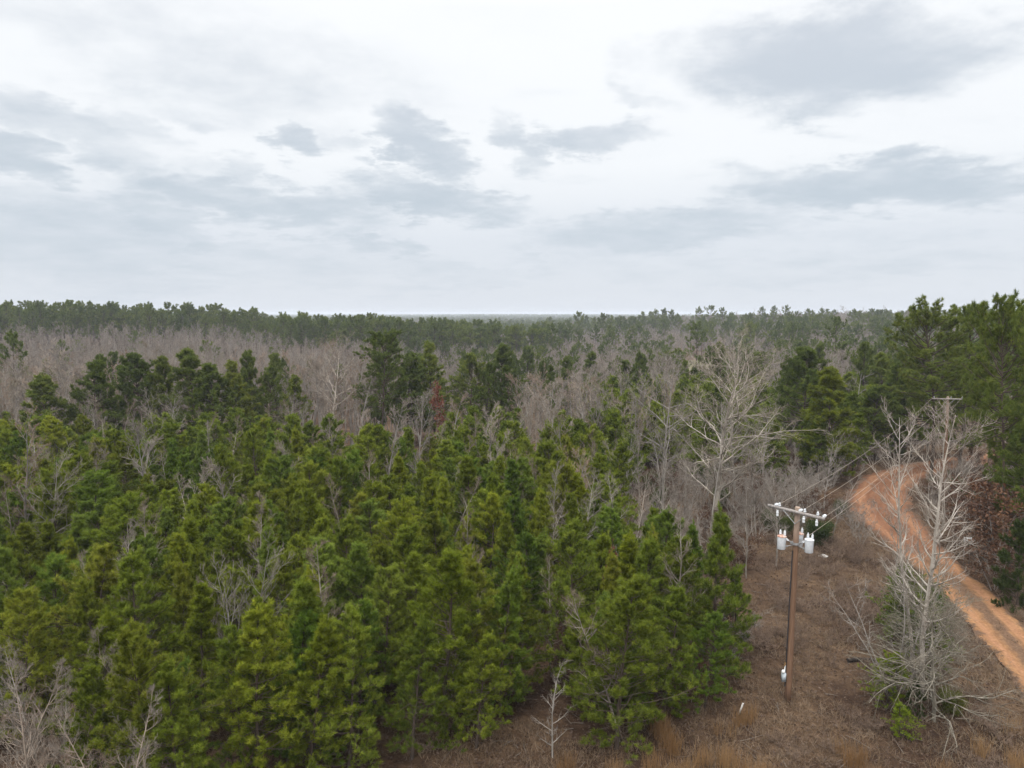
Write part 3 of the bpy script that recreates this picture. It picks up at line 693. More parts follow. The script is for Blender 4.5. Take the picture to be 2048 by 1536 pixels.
# tall pines by the road and other pines that stand out
for a in [
    ('tall', 1884, 84, 584, 'tall dark pine with a rounded crown above the far utility pole', 0, 1.05), ('tall', 1940, 87, 598, 'tall pine with a straight dark trunk just right of the rounded roadside pine', 1, .95),
    ('tall', 2040, 58, 572, 'tallest pine at the right edge of the view with open tufted top', 2, .72), ('tall', 2120, 64, 560, 'tall pine partly cut off by the right edge of the view', 3, 1.0),
    ('mid', 1835, 98, 680, 'shorter dense pine left of the rounded tall roadside pine', 0, 1.1), 
    ('mid', 2075, 54, 790, 'mid sized pine under the tallest pine at the right edge', 2, .85), ('mid', 1932, 93, 745, 'pine behind the crossarm of the far utility pole', 3, 1.2), 
    ('mid', 1608, 96, 690, 'dark flat topped pine right of the huge spreading bare tree', 1, 1.15), ('tall', 1575, 104, 715, 'dark pine half hidden behind the huge bare tree limbs', 1, .8),
    ('mid', 1790, 100, 720, 'dark green pine behind the shaded end of the road', 2, 1.1), ('mid', 1745, 96, 765, 'pine standing over the dark tunnel at the road end', 3, 1.2), ('mid', 1700, 110, 740, 'green pine left of the dark road tunnel', 4, 1.1), ('mid', 1770, 112, 700, 'higher pine behind the dark road tunnel', 0, 1.0),
    ('tall', 760, 108, 654, 'big dark irregular pine towering in the middle of the woods', 1, 1.15), ('mid', 812, 112, 700, 'dark pine against the right side of the big irregular pine', 0, 1.1), ('mid', 868, 116, 678, 'pine wrapped around the silvery dead snag', 2, 1.0),
    ('mid', 940, 122, 700, 'pine with a pointed top right of the dead snag', 3, .95), ('mid', 1003, 128, 683, 'round crowned pine in the middle distance right of the dead snag', 4, 1.25), ('mid', 1130, 150, 708, 'small dark pine beside a white bare treetop', 0, .9), ('mid', 1182, 165, 700, 'small round pine alone among bare middle trees', 2, 1.1), ('mid', 1250, 150, 716, 'little pine left of the huge spreading bare tree', 3, 1.0),
    ('mid', 1055, 190, 690, 'dark slim pine behind the round crowned middle pine', 1, .9),
    ('mid', 85, 92, 745, 'rounded pine alone at the left side above the plantation', 0, 1.25), ('mid', 183, 96, 716, 'pointed pine second from the left among the taller pines', 1, 1.0), ('mid', 235, 100, 770, 'short pine right of the pointed left pine', 2, 1.0), ('mid', 283, 104, 700, 'pine with a wide bushy crown left of the dark twin pines', 3, 1.15), ('mid', 322, 102, 706, 'lighter green pine between bushy and dark pines', 4, .9),
    ('mid', 386, 100, 690, 'darkest tall pine of the left group above the plantation', 0, 1.15), ('mid', 425, 99, 722, 'dark pine leaning against the darkest left pine', 1, 1.15), ('mid', 482, 102, 715, 'yellowish pine at the right end of the left pine group', 2, 1.05), ('mid', 530, 112, 728, 'small dark pine left of the large old bare tree', 3, .8), ('mid', 585, 110, 745, 'pine seen through the limbs of the large old bare tree', 4, 1.0),
    ('ridge', 1669, 250, 630, 'lone dark flat crowned pine far off amid bare trees on the right', 2, 1.0), ('ridge', 1585, 300, 640, 'dark far pine left of the lone flat crowned pine', 3, .8), ('ridge', 1395, 270, 640, 'dark far pine behind the top of the huge bare tree', 0, 1.1), ('ridge', 1500, 330, 640, 'far pine right of the huge bare tree top', 1, 1.0), ('ridge', 15, 150, 655, 'small dark pine at the left edge before the bare woods', 4, .9),
]:
    kind, px, d, top, lab, var, wide = a
    kw = {}
    if 'yellow' in lab or 'lighter' in lab: kw['col'] = (1.25, 1.15, .9)
    put(kind, px, d, top, lab, var=var, wide=wide * (1.08 if kind == 'mid' else .95), **({'col': (1.18, 1.15, 1.1)} if 'road' in lab or 'right edge' in lab else {'col': (1.16, 1.12, 1.05)} if 'dark' not in lab and 'col' not in kw else {}), **kw)
put('mid', 1662, 84, 728, 'yellow green pine with a bare lower trunk by the road bend', var=4, wide=1.3, col=(1.75, 1.5, .8))
put('mid', 1640, 88, 790, 'darker green pine crowding the yellow green pine', var=1, wide=1.2)

# shrubs and small trees by the road and the pole
for a in [
    ('young', 1778, 34.5, 1296, 'small bright green feathery pine left of the drooping bare tree', 3, 1.45, (1.35, 1.35, .8)), ('cedar', 1836, 33.6, 1352, 'dark green cedar under the drooping bare tree', 1, .9, (1, 1.1, 1)), ('young', 1806, 32.0, 1400, 'low bright green pine seedling at the foot of the drooping bare tree', 7, 1.5, (1.2, 1.25, .7)), ('young', 1812, 40.5, 1120, 'green pine half hidden behind the tangled roadside branches', 1, 1.1, (1.0, 1.05, .95)), ('young', 1868, 37.5, 1205, 'small green pine inside the tangle under the slim bare tree', 5, 1.2, (1.05, 1.1, .9)),
    ('ever', 1905, 33.6, 1368, 'olive green shrub right of the drooping bare tree trunk', 0, .8, (1.5, 1.4, .7)), ('ever', 1972, 35.2, 1388, 'small dark green bush on the brown verge by the road', 1, 1.0, (.8, 1, 1)), ('cedar', 2046, 47, 1030, 'dark evergreen bush at the right edge beyond the road', 1, .8, (.9, 1, .8)),
    ('brown', 1985, 56, 962, 'bush with reddish brown leaves right of the far utility pole', 0, 1.3, (1, 1, 1)), ('brown', 2022, 53, 950, 'taller reddish brown leafed bush near the right edge', 1, 1.2, (1.1, 1, .9)), ('brown', 1950, 60, 980, 'low brown leafed bush behind the grey board', 2, 1.3, (.9, 1, 1)), ('brown', 2045, 58, 985, 'brown leafed bush at the right edge under the tall pines', 2, 1.3, (1.1, .95, .9)), ('brown', 1962, 66, 940, 'russet leafed bush behind the far utility pole base', 0, 1.4, (1.1, .9, .85)), ('brown', 1998, 50, 1030, 'brown leafed bush low beside the road bank', 1, 1.2, (.9, .9, .9)),
    ('ever', 1835, 41, 1150, 'grey green shrub behind the drooping bare tree', 1, 1.2, (1.1, 1.2, 1)), ('ever', 1520, 50, 1190, 'small olive shrub left of the near pole at the pine edge', 2, 1.1, (1, 1.1, .8)), ('ever', 1640, 60, 1030, 'dark green shrub below the crossarm of the near pole', 0, 1.2, (.8, .9, .8)),
    ('young', 1440, 37, 1008, 'young pine at the right end of the plantation front', 2, .95, (1, 1, 1)), ('young', 1350, 38.5, 1050, 'young pine filling the edge between the pointed pine and the rightmost pine', 4, 1.0, (1.05, 1, .9)), ('young', 1392, 41, 1030, 'taller young pine just behind the left side of the rightmost pine', 6, 1.0, (.8, .95, .95)), ('young', 1474, 40, 1135, 'young pine tucked behind the right side of the rightmost pine', 8, 1.05, (.95, 1, .9)), ('young', 1330, 44, 1020, 'dark young pine behind the edge pines near the huge bare tree', 10, 1.0, (.75, .9, .9)), ('young', 1415, 34.6, 1215, 'short young pine low at the right end of the plantation', 1, 1.15, (.85, 1, .9)), ('young', 1285, 35.2, 1065, 'young pine with a pointed top left of the rightmost plantation pine', 0, 1.0, (1.05, 1.05, 1)),
    ('young', 1238, 31, 1135, 'broad full young pine at the plantation front right of the brown gap', 3, 1.15, (1.05, 1, .9)), ('young', 1160, 36.5, 1035, 'tall young pine behind the broad full pine right of the gap', 1, 1.0, (1, 1, 1)),
    ('young', 1000, 34, 1110, 'young pine left of the brown gap in the plantation front', 2, 1.0, (.9, 1, .95)), ('young', 885, 32.2, 1075, 'yellow green young pine with a tall pointed top at the plantation front', 0, 1.15, (1.2, 1.15, .8)), ('young', 760, 34, 1120, 'young pine third from the brown gap along the plantation front', 4, 1.05, (1, 1, 1)),
    ('young', 590, 30, 1200, 'dark green bushy pine in the lower left front of the plantation', 5, 1.05, (.72, .9, .85)), ('young', 470, 29, 1235, 'young pine with long pale tufts beside the dark green bushy pine', 3, .95, (1.15, 1.15, 1.1)), ('young', 690, 29.5, 1210, 'young pine right of the dark green bushy pine', 7, 1.0, (1.05, 1.05, .9)),
    ('young', 360, 28, 1300, 'small soft blue green pine in the lower left corner area', 6, 1.0, (.9, 1.05, 1.3)), ('young', 820, 30.4, 1230, 'short young pine in the first row under the yellow green pine', 5, 1.1, (.95, .95, .85)), ('young', 950, 31, 1250, 'low young pine in the first row just left of the gap', 8, 1.1, (1.1, 1.05, .8)),
    ('red', 1232, 40, 1080, 'small tree with dark red dead leaves behind the pointed front pine', 0, .8, (1, 1, 1)), ('red', 870, 95, 758, 'small tree with red leaves below the dead snag', 1, .7, (1.1, 1, 1)),
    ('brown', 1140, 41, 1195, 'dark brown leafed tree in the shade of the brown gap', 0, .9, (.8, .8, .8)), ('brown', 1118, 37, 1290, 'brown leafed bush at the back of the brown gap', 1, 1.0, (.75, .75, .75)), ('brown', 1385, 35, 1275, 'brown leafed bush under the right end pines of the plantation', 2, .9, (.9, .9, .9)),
]:
    kind, px, d, top, lab, var, wide, col = a
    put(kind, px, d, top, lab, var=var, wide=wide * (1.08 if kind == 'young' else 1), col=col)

# ---- bare saplings poking out of the plantation -----------------------------------------------------------------------------
SAP = [(80, 48, 868), (65, 62, 850), (175, 66, 865), (250, 64, 868), (330, 78, 768), (425, 74, 835), (345, 36, 1150), (290, 30, 1240), (182, 29.5, 1320), (235, 33, 1040), (858, 56, 915), (1105, 50, 920), (1150, 48, 925), (1232, 46, 950),
       (1012, 37, 1140), (700, 68, 850), (1015, 78, 780), (935, 74, 850), (1335, 50, 905), (1500, 52, 945), (1560, 55, 930), (60, 28, 1290), (120, 27, 1340), (15, 30, 1250), (262, 26.5, 1400), (750, 34, 1330), (1370, 58, 890), (1290, 62, 880), (1520, 62, 850), (1600, 66, 880)]
for i, (px, d, top) in enumerate(SAP):
    put('sapling' if i % 4 else 'round', px, d, top, None, 'bare saplings among the pines', wide=1.0, tcol=(1, .98, .95))
for (px, d, top) in [(205, 84, 775), (335, 88, 770), (940, 82, 835), (985, 80, 840), (600, 95, 800), (560, 100, 780), (1320, 72, 780), (1260, 66, 850), (1480, 75, 760), (1535, 80, 780)]:
    put('round', px, d, top, None, 'bare round trees among the pines')

for (x, y) in scatter(-62, 10, 33, 98, 7.2, .45, 61):
    if abs(x / y) < .74: place('sapling', x, y, rr.uniform(7.4, 10.4), None, 'bare saplings among the pines', wide=rr.uniform(.8, 1.3), col=rr.choice([(.85, .75, .68), (1, .95, .9), (.75, .66, .6)]), tcol=rr.choice([(.85, .8, .75), (1.1, 1.05, 1)]))

# ---- the plantation ----------------------------------------------------------------------------------------------------------------
def front(x): return lerp_tab(x, [(-40, 33), (-22, 30), (-16, 24), (-12, 26), (-8, 29), (-3, 31), (6, 32.5), (13, 36)])
def right(y): return lerp_tab(y, [(30, 11.5), (37, 11), (45, 9.5), (60, 9), (75, 12), (90, 20), (110, 26)])
taken = [(x, y, .9 if k in ('young', 'mid', 'tall') else .6) for k, x, y, H, e in ALL]
cand = []; EDGE = []
for (x, y) in scatter(-95, 30, 24, 116, 2.4, .42, 3):
    if y < front(x) or x > right(y) or x < -.9 * y - 4: continue
    if 1.0 < x < 3.9 and y < 43: continue
    if any((x - a) ** 2 + (y - b_) ** 2 < (1.5 * c_) ** 2 for a, b_, c_ in taken): continue
    if rr.random() < .10: continue
    if y > 90 + 18 * patch(x, y, 9) - 34 * (rr.random() < .26):
        if rr.random() < .7: EDGE.append((x, y))
        continue
    cand.append((x, y, rr.uniform(6.8, 9.8) * (1 - .06 * (y < 40)) , 1))
for (x, y) in scatter(8, 60, 84, 150, 3.6, .4, 8):
    if .10 * y < x < .52 * y and road_dist(np.array([x]), np.array([y]))[0] > 1.6 and rr.random() < .55: cand.append((x, y, rr.uniform(7.5, 11), 1))
cand.sort(key=lambda c_: c_[1] + (0 if inframe(c_[0], c_[1], .03) else 500))
n_named = sum(1 for k, *_ in ALL if k == 'young')
YP = []
for (x, y, H, w) in cand[:298 - n_named]:
    hue = rr.random(); near_ = max(0, 1 - (y - 28) / 60)
    c0 = rr.choice([(1.0 + .2 * near_, 1.0 + .08 * near_, .9), (1.25, 1.15, .8), (.78, .92, .9), (.95, 1.02, 1.2), (1.08, .95, .85), (1.15, 1.1, .9), (1.05, 1.05, .9)])
    YP.append(place('young', x, y, H, None, 'young pines of the plantation', wide=rr.uniform(.95, 1.3), col=c0))
stuff_trees('young_pine_woods', ['young_far'], [(x, y, H, 1.15) for x, y, H, w in cand[298 - n_named:]], 'back rows of the young pine plantation seen as one green mass')

# ---- bare woods, mixed pines, ridge -----------------------------------------------------------------------------------------------------
woods, pines, brush = [], [], []
for (x, y) in scatter(-260, 290, 100, 345, 4.9, .45, 21):
    u = x / y
    if abs(u) > .80: continue
    if u < -.18:
        d0, d1, pp = 106, 312 + 14 * patch(x, 0, 30), (.13 if y < 140 else .05 if y < 200 else .02)
    elif u < .12: d0, d1, pp = 112, 345, .11 + .16 * (patch(x, y) > .0)
    elif u < .5: d0, d1, pp = 130, 345, .11 + .16 * (patch(x, y) > .2)
    else: d0, d1, pp = 118, 345, .35
    if not d0 < y < d1: continue
    if 190 < y and .243 < u < .288: continue
    if rr.random() < pp: pines.append((x, y, rr.uniform(11, 17), 1.0))
    else: woods.append((x, y, rr.uniform(10, 17.5) * (1 if u < -.15 else (.72 if y < 150 else .9)), rr.uniform(.75, 1.4)))
for (x, y) in scatter(-330, 420, 345, 640, 8.2, .45, 22):
    u = x / y
    if abs(u) > .80 or u < -.2: continue
    if y < 410 and .235 < u < .31: continue
    if rr.random() < (.34 if patch(x, y, 70) > 0 else .12): pines.append((x, y, rr.uniform(16, 23), 1.0))
    else: woods.append((x, y, rr.uniform(13, 17), 1.3))
HV = [(x, y) for k, x, y, H, e in ALL if k in ('mid', 'tall', 'hero', 'snag') and y > 88]
def hides(x, y): return any(abs(x / y - a / b_) < 3.6 / b_ and b_ - 40 < y < b_ + 1.5 for a, b_ in HV)
woods += [(x, y, rr.uniform(8, 14), 1.1) for x, y in EDGE]
woods = [w_ for w_ in woods if not hides(w_[0], w_[1])]
woods.sort(key=lambda c_: c_[1] + (0 if inframe(c_[0], c_[1], .02) else 900))
for (x, y, H, w) in woods[:285]:
    place('wood', x, y, H, None, 'bare grey trees of the valley woods', wide=w, col=rr.choice([(1, 1, 1), (1.2, 1.02, .9), (.72, .74, .78), (1.2, 1.2, 1.18), (.95, .80, .70), (.85, .82, .70), (1.45, 1.4, 1.35)] ))
stuff_trees('bare_woods', ['wood_far'], woods[285:], 'brown grey mass of leafless woods filling the valley', (1, 1, 1))
ridge = []
for (x, y) in scatter(-300, -20, 312, 400, 8.0, .45, 23):
    u = x / y
    if u < -.8 or u > -.12 or y < 316 + 14 * patch(x, 0, 30): continue
    ridge.append((x, y, rr.uniform(17, 26), rr.uniform(.8, 1.15)))
for (x, y) in scatter(-60, 40, 330, 420, 8.5, .42, 24):
    if -.12 <= x / y < .06 and patch(x, y, 25) > -.35: ridge.append((x, y, rr.uniform(20, 26), rr.uniform(.9, 1.25)))
ridge = [(x, y, H, w) for x, y, H, w in ridge + [p for p in pines if p[1] > 200]]
midp = [p for p in pines if p[1] <= 200]
ridge.sort(key=lambda c_: c_[1] + (0 if inframe(c_[0], c_[1], .02) else 900))
for (x, y, H, w) in midp[:120]: place('mid', x, y, H, None, 'pines among the bare valley woods', wide=w * .85)
for (x, y, H, w) in ridge[:290]: place('ridge', x, y, H, None, 'tall pines on the far ridge', wide=w)
stuff_trees('pine_woods', ['ridge'], ridge[290:], 'dark green mass of pines on the far slopes')
far = []
for (x, y) in scatter(-1900, 1900, 400, 1100, 12, .45, 31):
    u = x / y
    if abs(u) > .85 or (u > -.2 and y < 640) : continue
    far.append((x, y, rr.uniform(14, 21) + (5 if rr.random() < .06 else 0), rr.uniform(.9, 1.3)))
for (x, y) in scatter(-3200, 3200, 1100, 3200, 30, .45, 32):
    if abs(x / y) < .85: far.append((x, y, rr.uniform(15, 22), 1.9))
for (x, y) in scatter(-7000, 7000, 3200, 8500, 75, .45, 33):
    if abs(x / y) < .85: far.append((x, y, rr.uniform(15, 24), 4.0))
fb = [f_ for f_ in far if patch(f_[0], f_[1], 95) > -.12 and f_[1] < 1500 and f_[0] > -.2 * f_[1]]
fs = set(fb); fp = [f_ for f_ in far if f_ not in fs]
stuff_trees('far_bare_woods', ['wood_far'], fb, 'far leafless woods beyond the valley')
stuff_trees('far_pine_woods', ['far', 'ridge'] if False else ['far'], fp, 'far pine woods fading blue towards the horizon')
# a few emergent pines on the far right skyline
for px, d, top in [(1312, 560, 616), (1328, 575, 614), (1343, 560, 617), (1400, 600, 611), (1421, 590, 609), (1446, 610, 613), (1524, 620, 611), (1548, 640, 609), (1573, 600, 608), (1205, 520, 624), (1160, 480, 620)]:
    put('ridge', px, d, top, None, 'lone pines rising above the far skyline', wide=.9)

# ---- brush below the big bare tree and along the road -------------------------------------------------------------------------------------
def free(x, y, r=1.25): return road_dist(np.array([x]), np.array([y]))[0] > r
BR = []
for (x, y) in scatter(9, 75, 38, 112, 2.5, .45, 41):
    if abs(x / y) > .78 or not free(x, y, 1.45): continue
    left = x < np.interp(y, RC[::-1][:, 1] if RC[0, 1] > RC[-1, 1] else RC[:, 1], RC[:, 0])
    if left and x < right(y) + .5: continue
    if left and y < 52 and x > 13.2 + (y - 38) * .05: continue       # open brown verge
    if left and y < 60 and x > 18: continue
    if y < 45 and not left: continue
    k = rr.random()
    BR.append((x, y, left, k))
for (x, y, left, k) in BR:
    if left: kind = 'brush' if k < .62 else ('ever' if k < .80 else ('brown' if k < .90 else 'sapling'))
    else: kind = 'brush' if k < .35 else ('ever' if k < .60 else ('brown' if k < .93 else 'mid'))
    H = dict(brush=rr.uniform(2.2, 4.6), ever=rr.uniform(1.2, 2.5), brown=rr.uniform(2.2, 4.2), sapling=rr.uniform(5, 8.5), mid=rr.uniform(7, 12))[kind]
    if not left and y > 96 and k > .4: kind, H = 'mid', rr.uniform(10, 15)
    place(kind, x, y, H, None, 'undergrowth by the road bend', wide=rr.uniform(.9, 1.3) * (.8 if kind == 'mid' else 1), col=(.9, .95, .8) if kind == 'ever' else (1, 1, 1))
for i in range(22):      # thicket in the lower left corner
    y = rr.uniform(22, 33); x = -y * rr.uniform(.50, .78)
    k = rr.random(); kind = 'brush' if k < .62 else ('sapling' if k < .96 else 'ever')
    place(kind, x, y, rr.uniform(2.4, 5.5) if kind != 'sapling' else rr.uniform(6, 8), None, 'brown thicket in the lower left corner', wide=1.1, col=(1, .85, .75) if kind == 'brush' else (1, 1, 1), tcol=(.9, .8, .72))

# ------------------------------------------------------------------ utility poles
def box(g, c, s, R=None, mat=0, bev=.0):
    x, y, z = [v / 2 for v in s]
    v = np.array([[-x, -y, -z], [x, -y, -z], [x, y, -z], [-x, y, -z], [-x, -y, z], [x, -y, z], [x, y, z], [-x, y, z]], float)
    if R is not None: v = v @ np.asarray(R).T
    g.add(v + np.asarray(c), [[0, 3, 2, 1], [4, 5, 6, 7], [0, 1, 5, 4], [1, 2, 6, 5], [2, 3, 7, 6], [3, 0, 4, 7]], .5, mat)
def lathe(g, prof_, n=14, c=(0, 0, 0), axis=None, mat=0):
    a = np.arange(n) * 2 * math.pi / n; rings = np.array([[[r_ * math.cos(t_), r_ * math.sin(t_), z_] for t_ in a] for r_, z_ in prof_])
    v = rings.reshape(-1, 3)
    if axis is not None:
        q_ = Vector((0, 0, 1)).rotation_difference(Vector(axis)).to_matrix(); v = v @ np.array(q_).T
    k = len(prof_); i = np.arange(k * n).reshape(k, n)
    q = np.stack([i[:-1], np.roll(i, -1, 1)[:-1], np.roll(i, -1, 1)[1:], i[1:]], -1).reshape(-1, 4)
    g.add(v + np.asarray(c), q, .5, mat)
def tube(g, pts, r, n=6, mat=0):
    P = np.array(pts, float)[None]; v, q = tubes(P, np.full(P.shape[:2], r), n); g.add(v, q, .5, mat)
def part(name, g, mats, parent, smooth=True):
    me = g.mesh(name, mats, smooth)
    o = link(name, me, parent)
    if smooth:
        md = o.modifiers.new('edges', 'EDGE_SPLIT'); md.split_angle = math.radians(40)
    return o
PB = ground(1575, 1401)
PX, PY = PB; PTOP = top_z(1014, PY)
PG = th(PX, PY) - .1
ARM_DIR = np.array([1.8, -2.3, 0]) / math.hypot(1.8, 2.3); LINE_DIR = np.array([2.3, 1.8, 0]) / math.hypot(1.8, 2.3)
def insulator(parent, c, axis=(0, 0, 1), s=1.0):
    g = Geo(); lathe(g, [(.0, 0), (.035 * s, 0), (.035 * s, .05 * s), (.085 * s, .06 * s), (.085 * s, .10 * s), (.05 * s, .12 * s), (.075 * s, .15 * s), (.075 * s, .19 * s), (.04 * s, .22 * s), (.045 * s, .27 * s), (.0, .28 * s)], 12, c, axis)
    return part('insulator', g, [M['porcelain']], parent)
def utility_pole(x, y, h, arm_dir, arm_z, label, lean=0.0):
    e = empty('utility_pole', (x, y, th(x, y) - .1)); tag(e, label, 'utility pole', 'wooden utility poles')
    g = Geo(); lathe(g, [(0, -.4), (.175, -.4), (.175, 0), (.162, h * .3), (.145, h * .65), (.13, h - .04), (.118, h), (0, h + .01)], 20); o = part('pole_shaft', g, [M['pole']], e)
    ad = np.array(arm_dir); R_ = np.array([[ad[0], -ad[1], 0], [ad[1], ad[0], 0], [0, 0, 1]]); off = -np.array([ad[1] * -1, ad[0], 0]) 
    nrm = np.array([-ad[1], ad[0], 0])          # normal of the arm
    if nrm[1] > 0: nrm = -nrm                    # faces the viewer's side of the pole
    c = nrm * .20 + np.array([0, 0, arm_z])
    g = Geo(); box(g, c, (3.05, .11, .14), R_); part('crossarm', g, [M['arm']], e, False)
    for s in (-1, 1):
        g = Geo(); a_ = c + ad * s * .62 + nrm * .075 + np.array([0, 0, -.03]); b_ = nrm * .185 + np.array([0, 0, arm_z - .62]); tube(g, [a_, b_], .022, 5); part('brace', g, [M['steel']], e)
    return e, ad, nrm, c
h1 = PTOP - PG
near_pole, ad, nr, ac_ = utility_pole(PX, PY, h1, ARM_DIR, h1 - .22, 'brown wooden utility pole with three grey transformers standing on the brown verge')
near_pole.rotation_euler = (0, math.radians(.7), 0)
# dead-end insulators, pin insulators and arresters
LD = LINE_DIR
att = []
for s in (-1.12, .22, 1.46):
    p = ac_ + ad * s + np.array([0, 0, .10]); insulator(near_pole, p - LD * .02, tuple(LD + np.array([0, 0, .08])), 1.0); att.append(p + LD * .36)
for s in (-.88, .50, 1.18): insulator(near_pole, ac_ + ad * s + np.array([0, 0, .07]), (0, 0, 1), .8)
for s in (-.92, .52, 1.20):
    g = Geo(); p = ac_ + ad * s + nr * .10 + np.array([0, 0, -.10]); lathe(g, [(0, 0), (.05, 0), (.05, -.08), (.07, -.1), (.07, -.16), (.05, -.18), (.065, -.22), (.06, -.3), (0, -.31)], 10, p); part('arrester', g, [M['porcelain']], near_pole)
def transformer(parent, cx, cy_, zt, ang_):
    g = Geo(); lathe(g, [(0, -.64), (.185, -.64), (.20, -.62), (.21, -.05), (.22, -.04), (.22, .0)], 24); o = part('transformer', g, [M['tank']], parent); o.location = (cx, cy_, zt); o['label'] = 'pale grey cylindrical transformer'
    g = Geo(); lathe(g, [(.22, .002), (.23, .004), (.23, .03), (.16, .075), (.05, .09), (0, .09)], 24); part('lid', g, [M['rust'] if ang_ != 2 else M['tank']], o)
    for k, (bx, by) in enumerate(((-.04, .10), (.12, -.06))):
        g = Geo(); lathe(g, [(0, .0), (.05, 0), (.05, .06), (.07, .08), (.045, .11), (.066, .14), (.045, .17), (.06, .2), (.03, .23), (.03, .28), (0, .285)], 10, (bx, by, .06)); part('bushing', g, [M['porcelain']], o)
    v = Vector((-cx, -cy_, 0)).normalized()
    g = Geo(); box(g, (v.x * .25, v.y * .25, -.18), (.10, .10, .06)); box(g, (v.x * .25, v.y * .25, -.5), (.10, .10, .06)); tube(g, [(v.x * .22, v.y * .22, -.18), (v.x * .62, v.y * .62, -.30)], .025); tube(g, [(v.x * .22, v.y * .22, -.5), (v.x * .62, v.y * .62, -.42)], .02); part('bracket', g, [M['steel']], o)
    for k in range(2):
        g = Geo(); w_ = Vector((-v.y, v.x, 0)) * (.10 if k else -.10); lathe(g, [(0, 0), (.03, 0), (.03, .10), (0, .11)], 8, (v.x * .22 + w_.x, v.y * .22 + w_.y, -.16), (v.x, v.y, .1)); part('low_voltage_bushing', g, [M['porcelain']], o)
TZ = h1 - 1.55
g = Geo(); lathe(g, [(.19, -.06), (.205, -.06), (.205, .06), (.19, .06)], 20, (0, 0, TZ - .33)); box(g, (0, .0, TZ - .33), (.56, .09, .07)); part('mounting_collar', g, [M['steel']], near_pole)
transformer(near_pole, -.72, .02, TZ, 0); transformer(near_pole, .36, .52, TZ, 1); transformer(near_pole, .50, -.42, TZ - .02, 2)
for k, (bx, by, s) in enumerate(((-.76, .12, -.92), (.32, .62, .52), (.62, -.48, 1.2))):
    a_ = np.array([bx, by, TZ + .34]); b_ = ac_ + ad * s + nr * .1 + np.array([0, 0, -.40]); mid_ = (a_ + b_) / 2 + np.array([.06, -.05, -.06])
    g = Geo(); tube(g, [a_, mid_, b_], .009, 4); part('jumper_wire', g, [M['black']], near_pole)
g = Geo(); tube(g, [(-.20, -.05, 0.9), (-.195, -.06, 4.0), (-.175, -.06, TZ - .7)], .028, 6); part('riser_cable', g, [M['black']], near_pole)
g = Geo(); box(g, (-.30, -.08, 1.42), (.20, .16, .46)); box(g, (-.30, -.165, 1.42), (.16, .012, .40)); part('meter_box', g, [M['box']], near_pole, False)
g = Geo(); lathe(g, [(0, 0), (.085, 0), (.085, .10), (.06, .14), (0, .15)], 14, (-.34, -.10, 1.74), (-.4, -.8, .25)); tube(g, [(-.26, -.06, 1.65), (-.24, -.06, 2.05)], .03); part('meter', g, [M['white']], near_pole)
g = Geo(); tube(g, [(-.26, -.04, 2.0), (-.22, -.04, 2.2)], .05); part('conduit', g, [M['broom']], near_pole)
# far pole
FD = 78.0; FZT = top_z(793, FD); FX_ = lateral(1900, FD, FZT)
fa = np.array([lateral(1925, FD - .45, FZT - .2) - lateral(1873, FD + .45, FZT - .2), -.9, 0]); fa /= np.linalg.norm(fa)
hf = FZT - th(FX_, FD) + .1
far_pole, ad2, nr2, ac2 = utility_pole(FX_, FD, hf, fa, hf - .25, 'weathered utility pole with one crossarm behind the slim bare trees')
far_pole.rotation_euler = (0, math.radians(-1.2), 0)
for o_ in far_pole.children:
    if o_.name.startswith('crossarm'): o_.data.materials[0] = M['bark_wood']
att2 = []
for s in (-1.35, .28, 1.35):
    p = ac2 + ad2 * s + np.array([0, 0, .07]); insulator(far_pole, p, (0, 0, 1), .8).data.materials[0] = M['steel']; att2.append(p + np.array([0, 0, .25]))
B1 = np.array([PX, PY, PG]); B2 = np.array([FX_, FD, th(FX_, FD) - .1])
tilt1 = math.radians(.7); tilt2 = math.radians(-1.2)
def tl(p, t_): return np.array([p[0] * math.cos(t_) + p[2] * math.sin(t_), p[1], -p[0] * math.sin(t_) + p[2] * math.cos(t_)])
WL = ['thin power line from the left end of the near crossarm to the far pole', 'thin power line from the middle of the near crossarm to the far pole', 'thin power line from the right end of the near crossarm across the road', 'lowest power line leaving the transformers of the near pole']
ends = [(tl(att[i], tilt1) + B1, tl(att2[i], tilt2) + B2) for i in range(3)] + [(tl(np.array([.22, .02, TZ - .25]), tilt1) + B1, tl(np.array([.15, -.1, hf - 1.9]), tilt2) + B2)]
for i, (a_, b_) in enumerate(ends):
    ts = np.linspace(0, 1, 40); P = a_[None] * (1 - ts[:, None]) + b_[None] * ts[:, None]; P[:, 2] -= 4 * .75 * ts * (1 - ts)
    g = Geo(); tube(g, P, .008, 5); o = link('power_line', g.mesh('power_line', [M['wire']], True)); tag(o, WL[i], 'power line', 'power lines between the two poles')

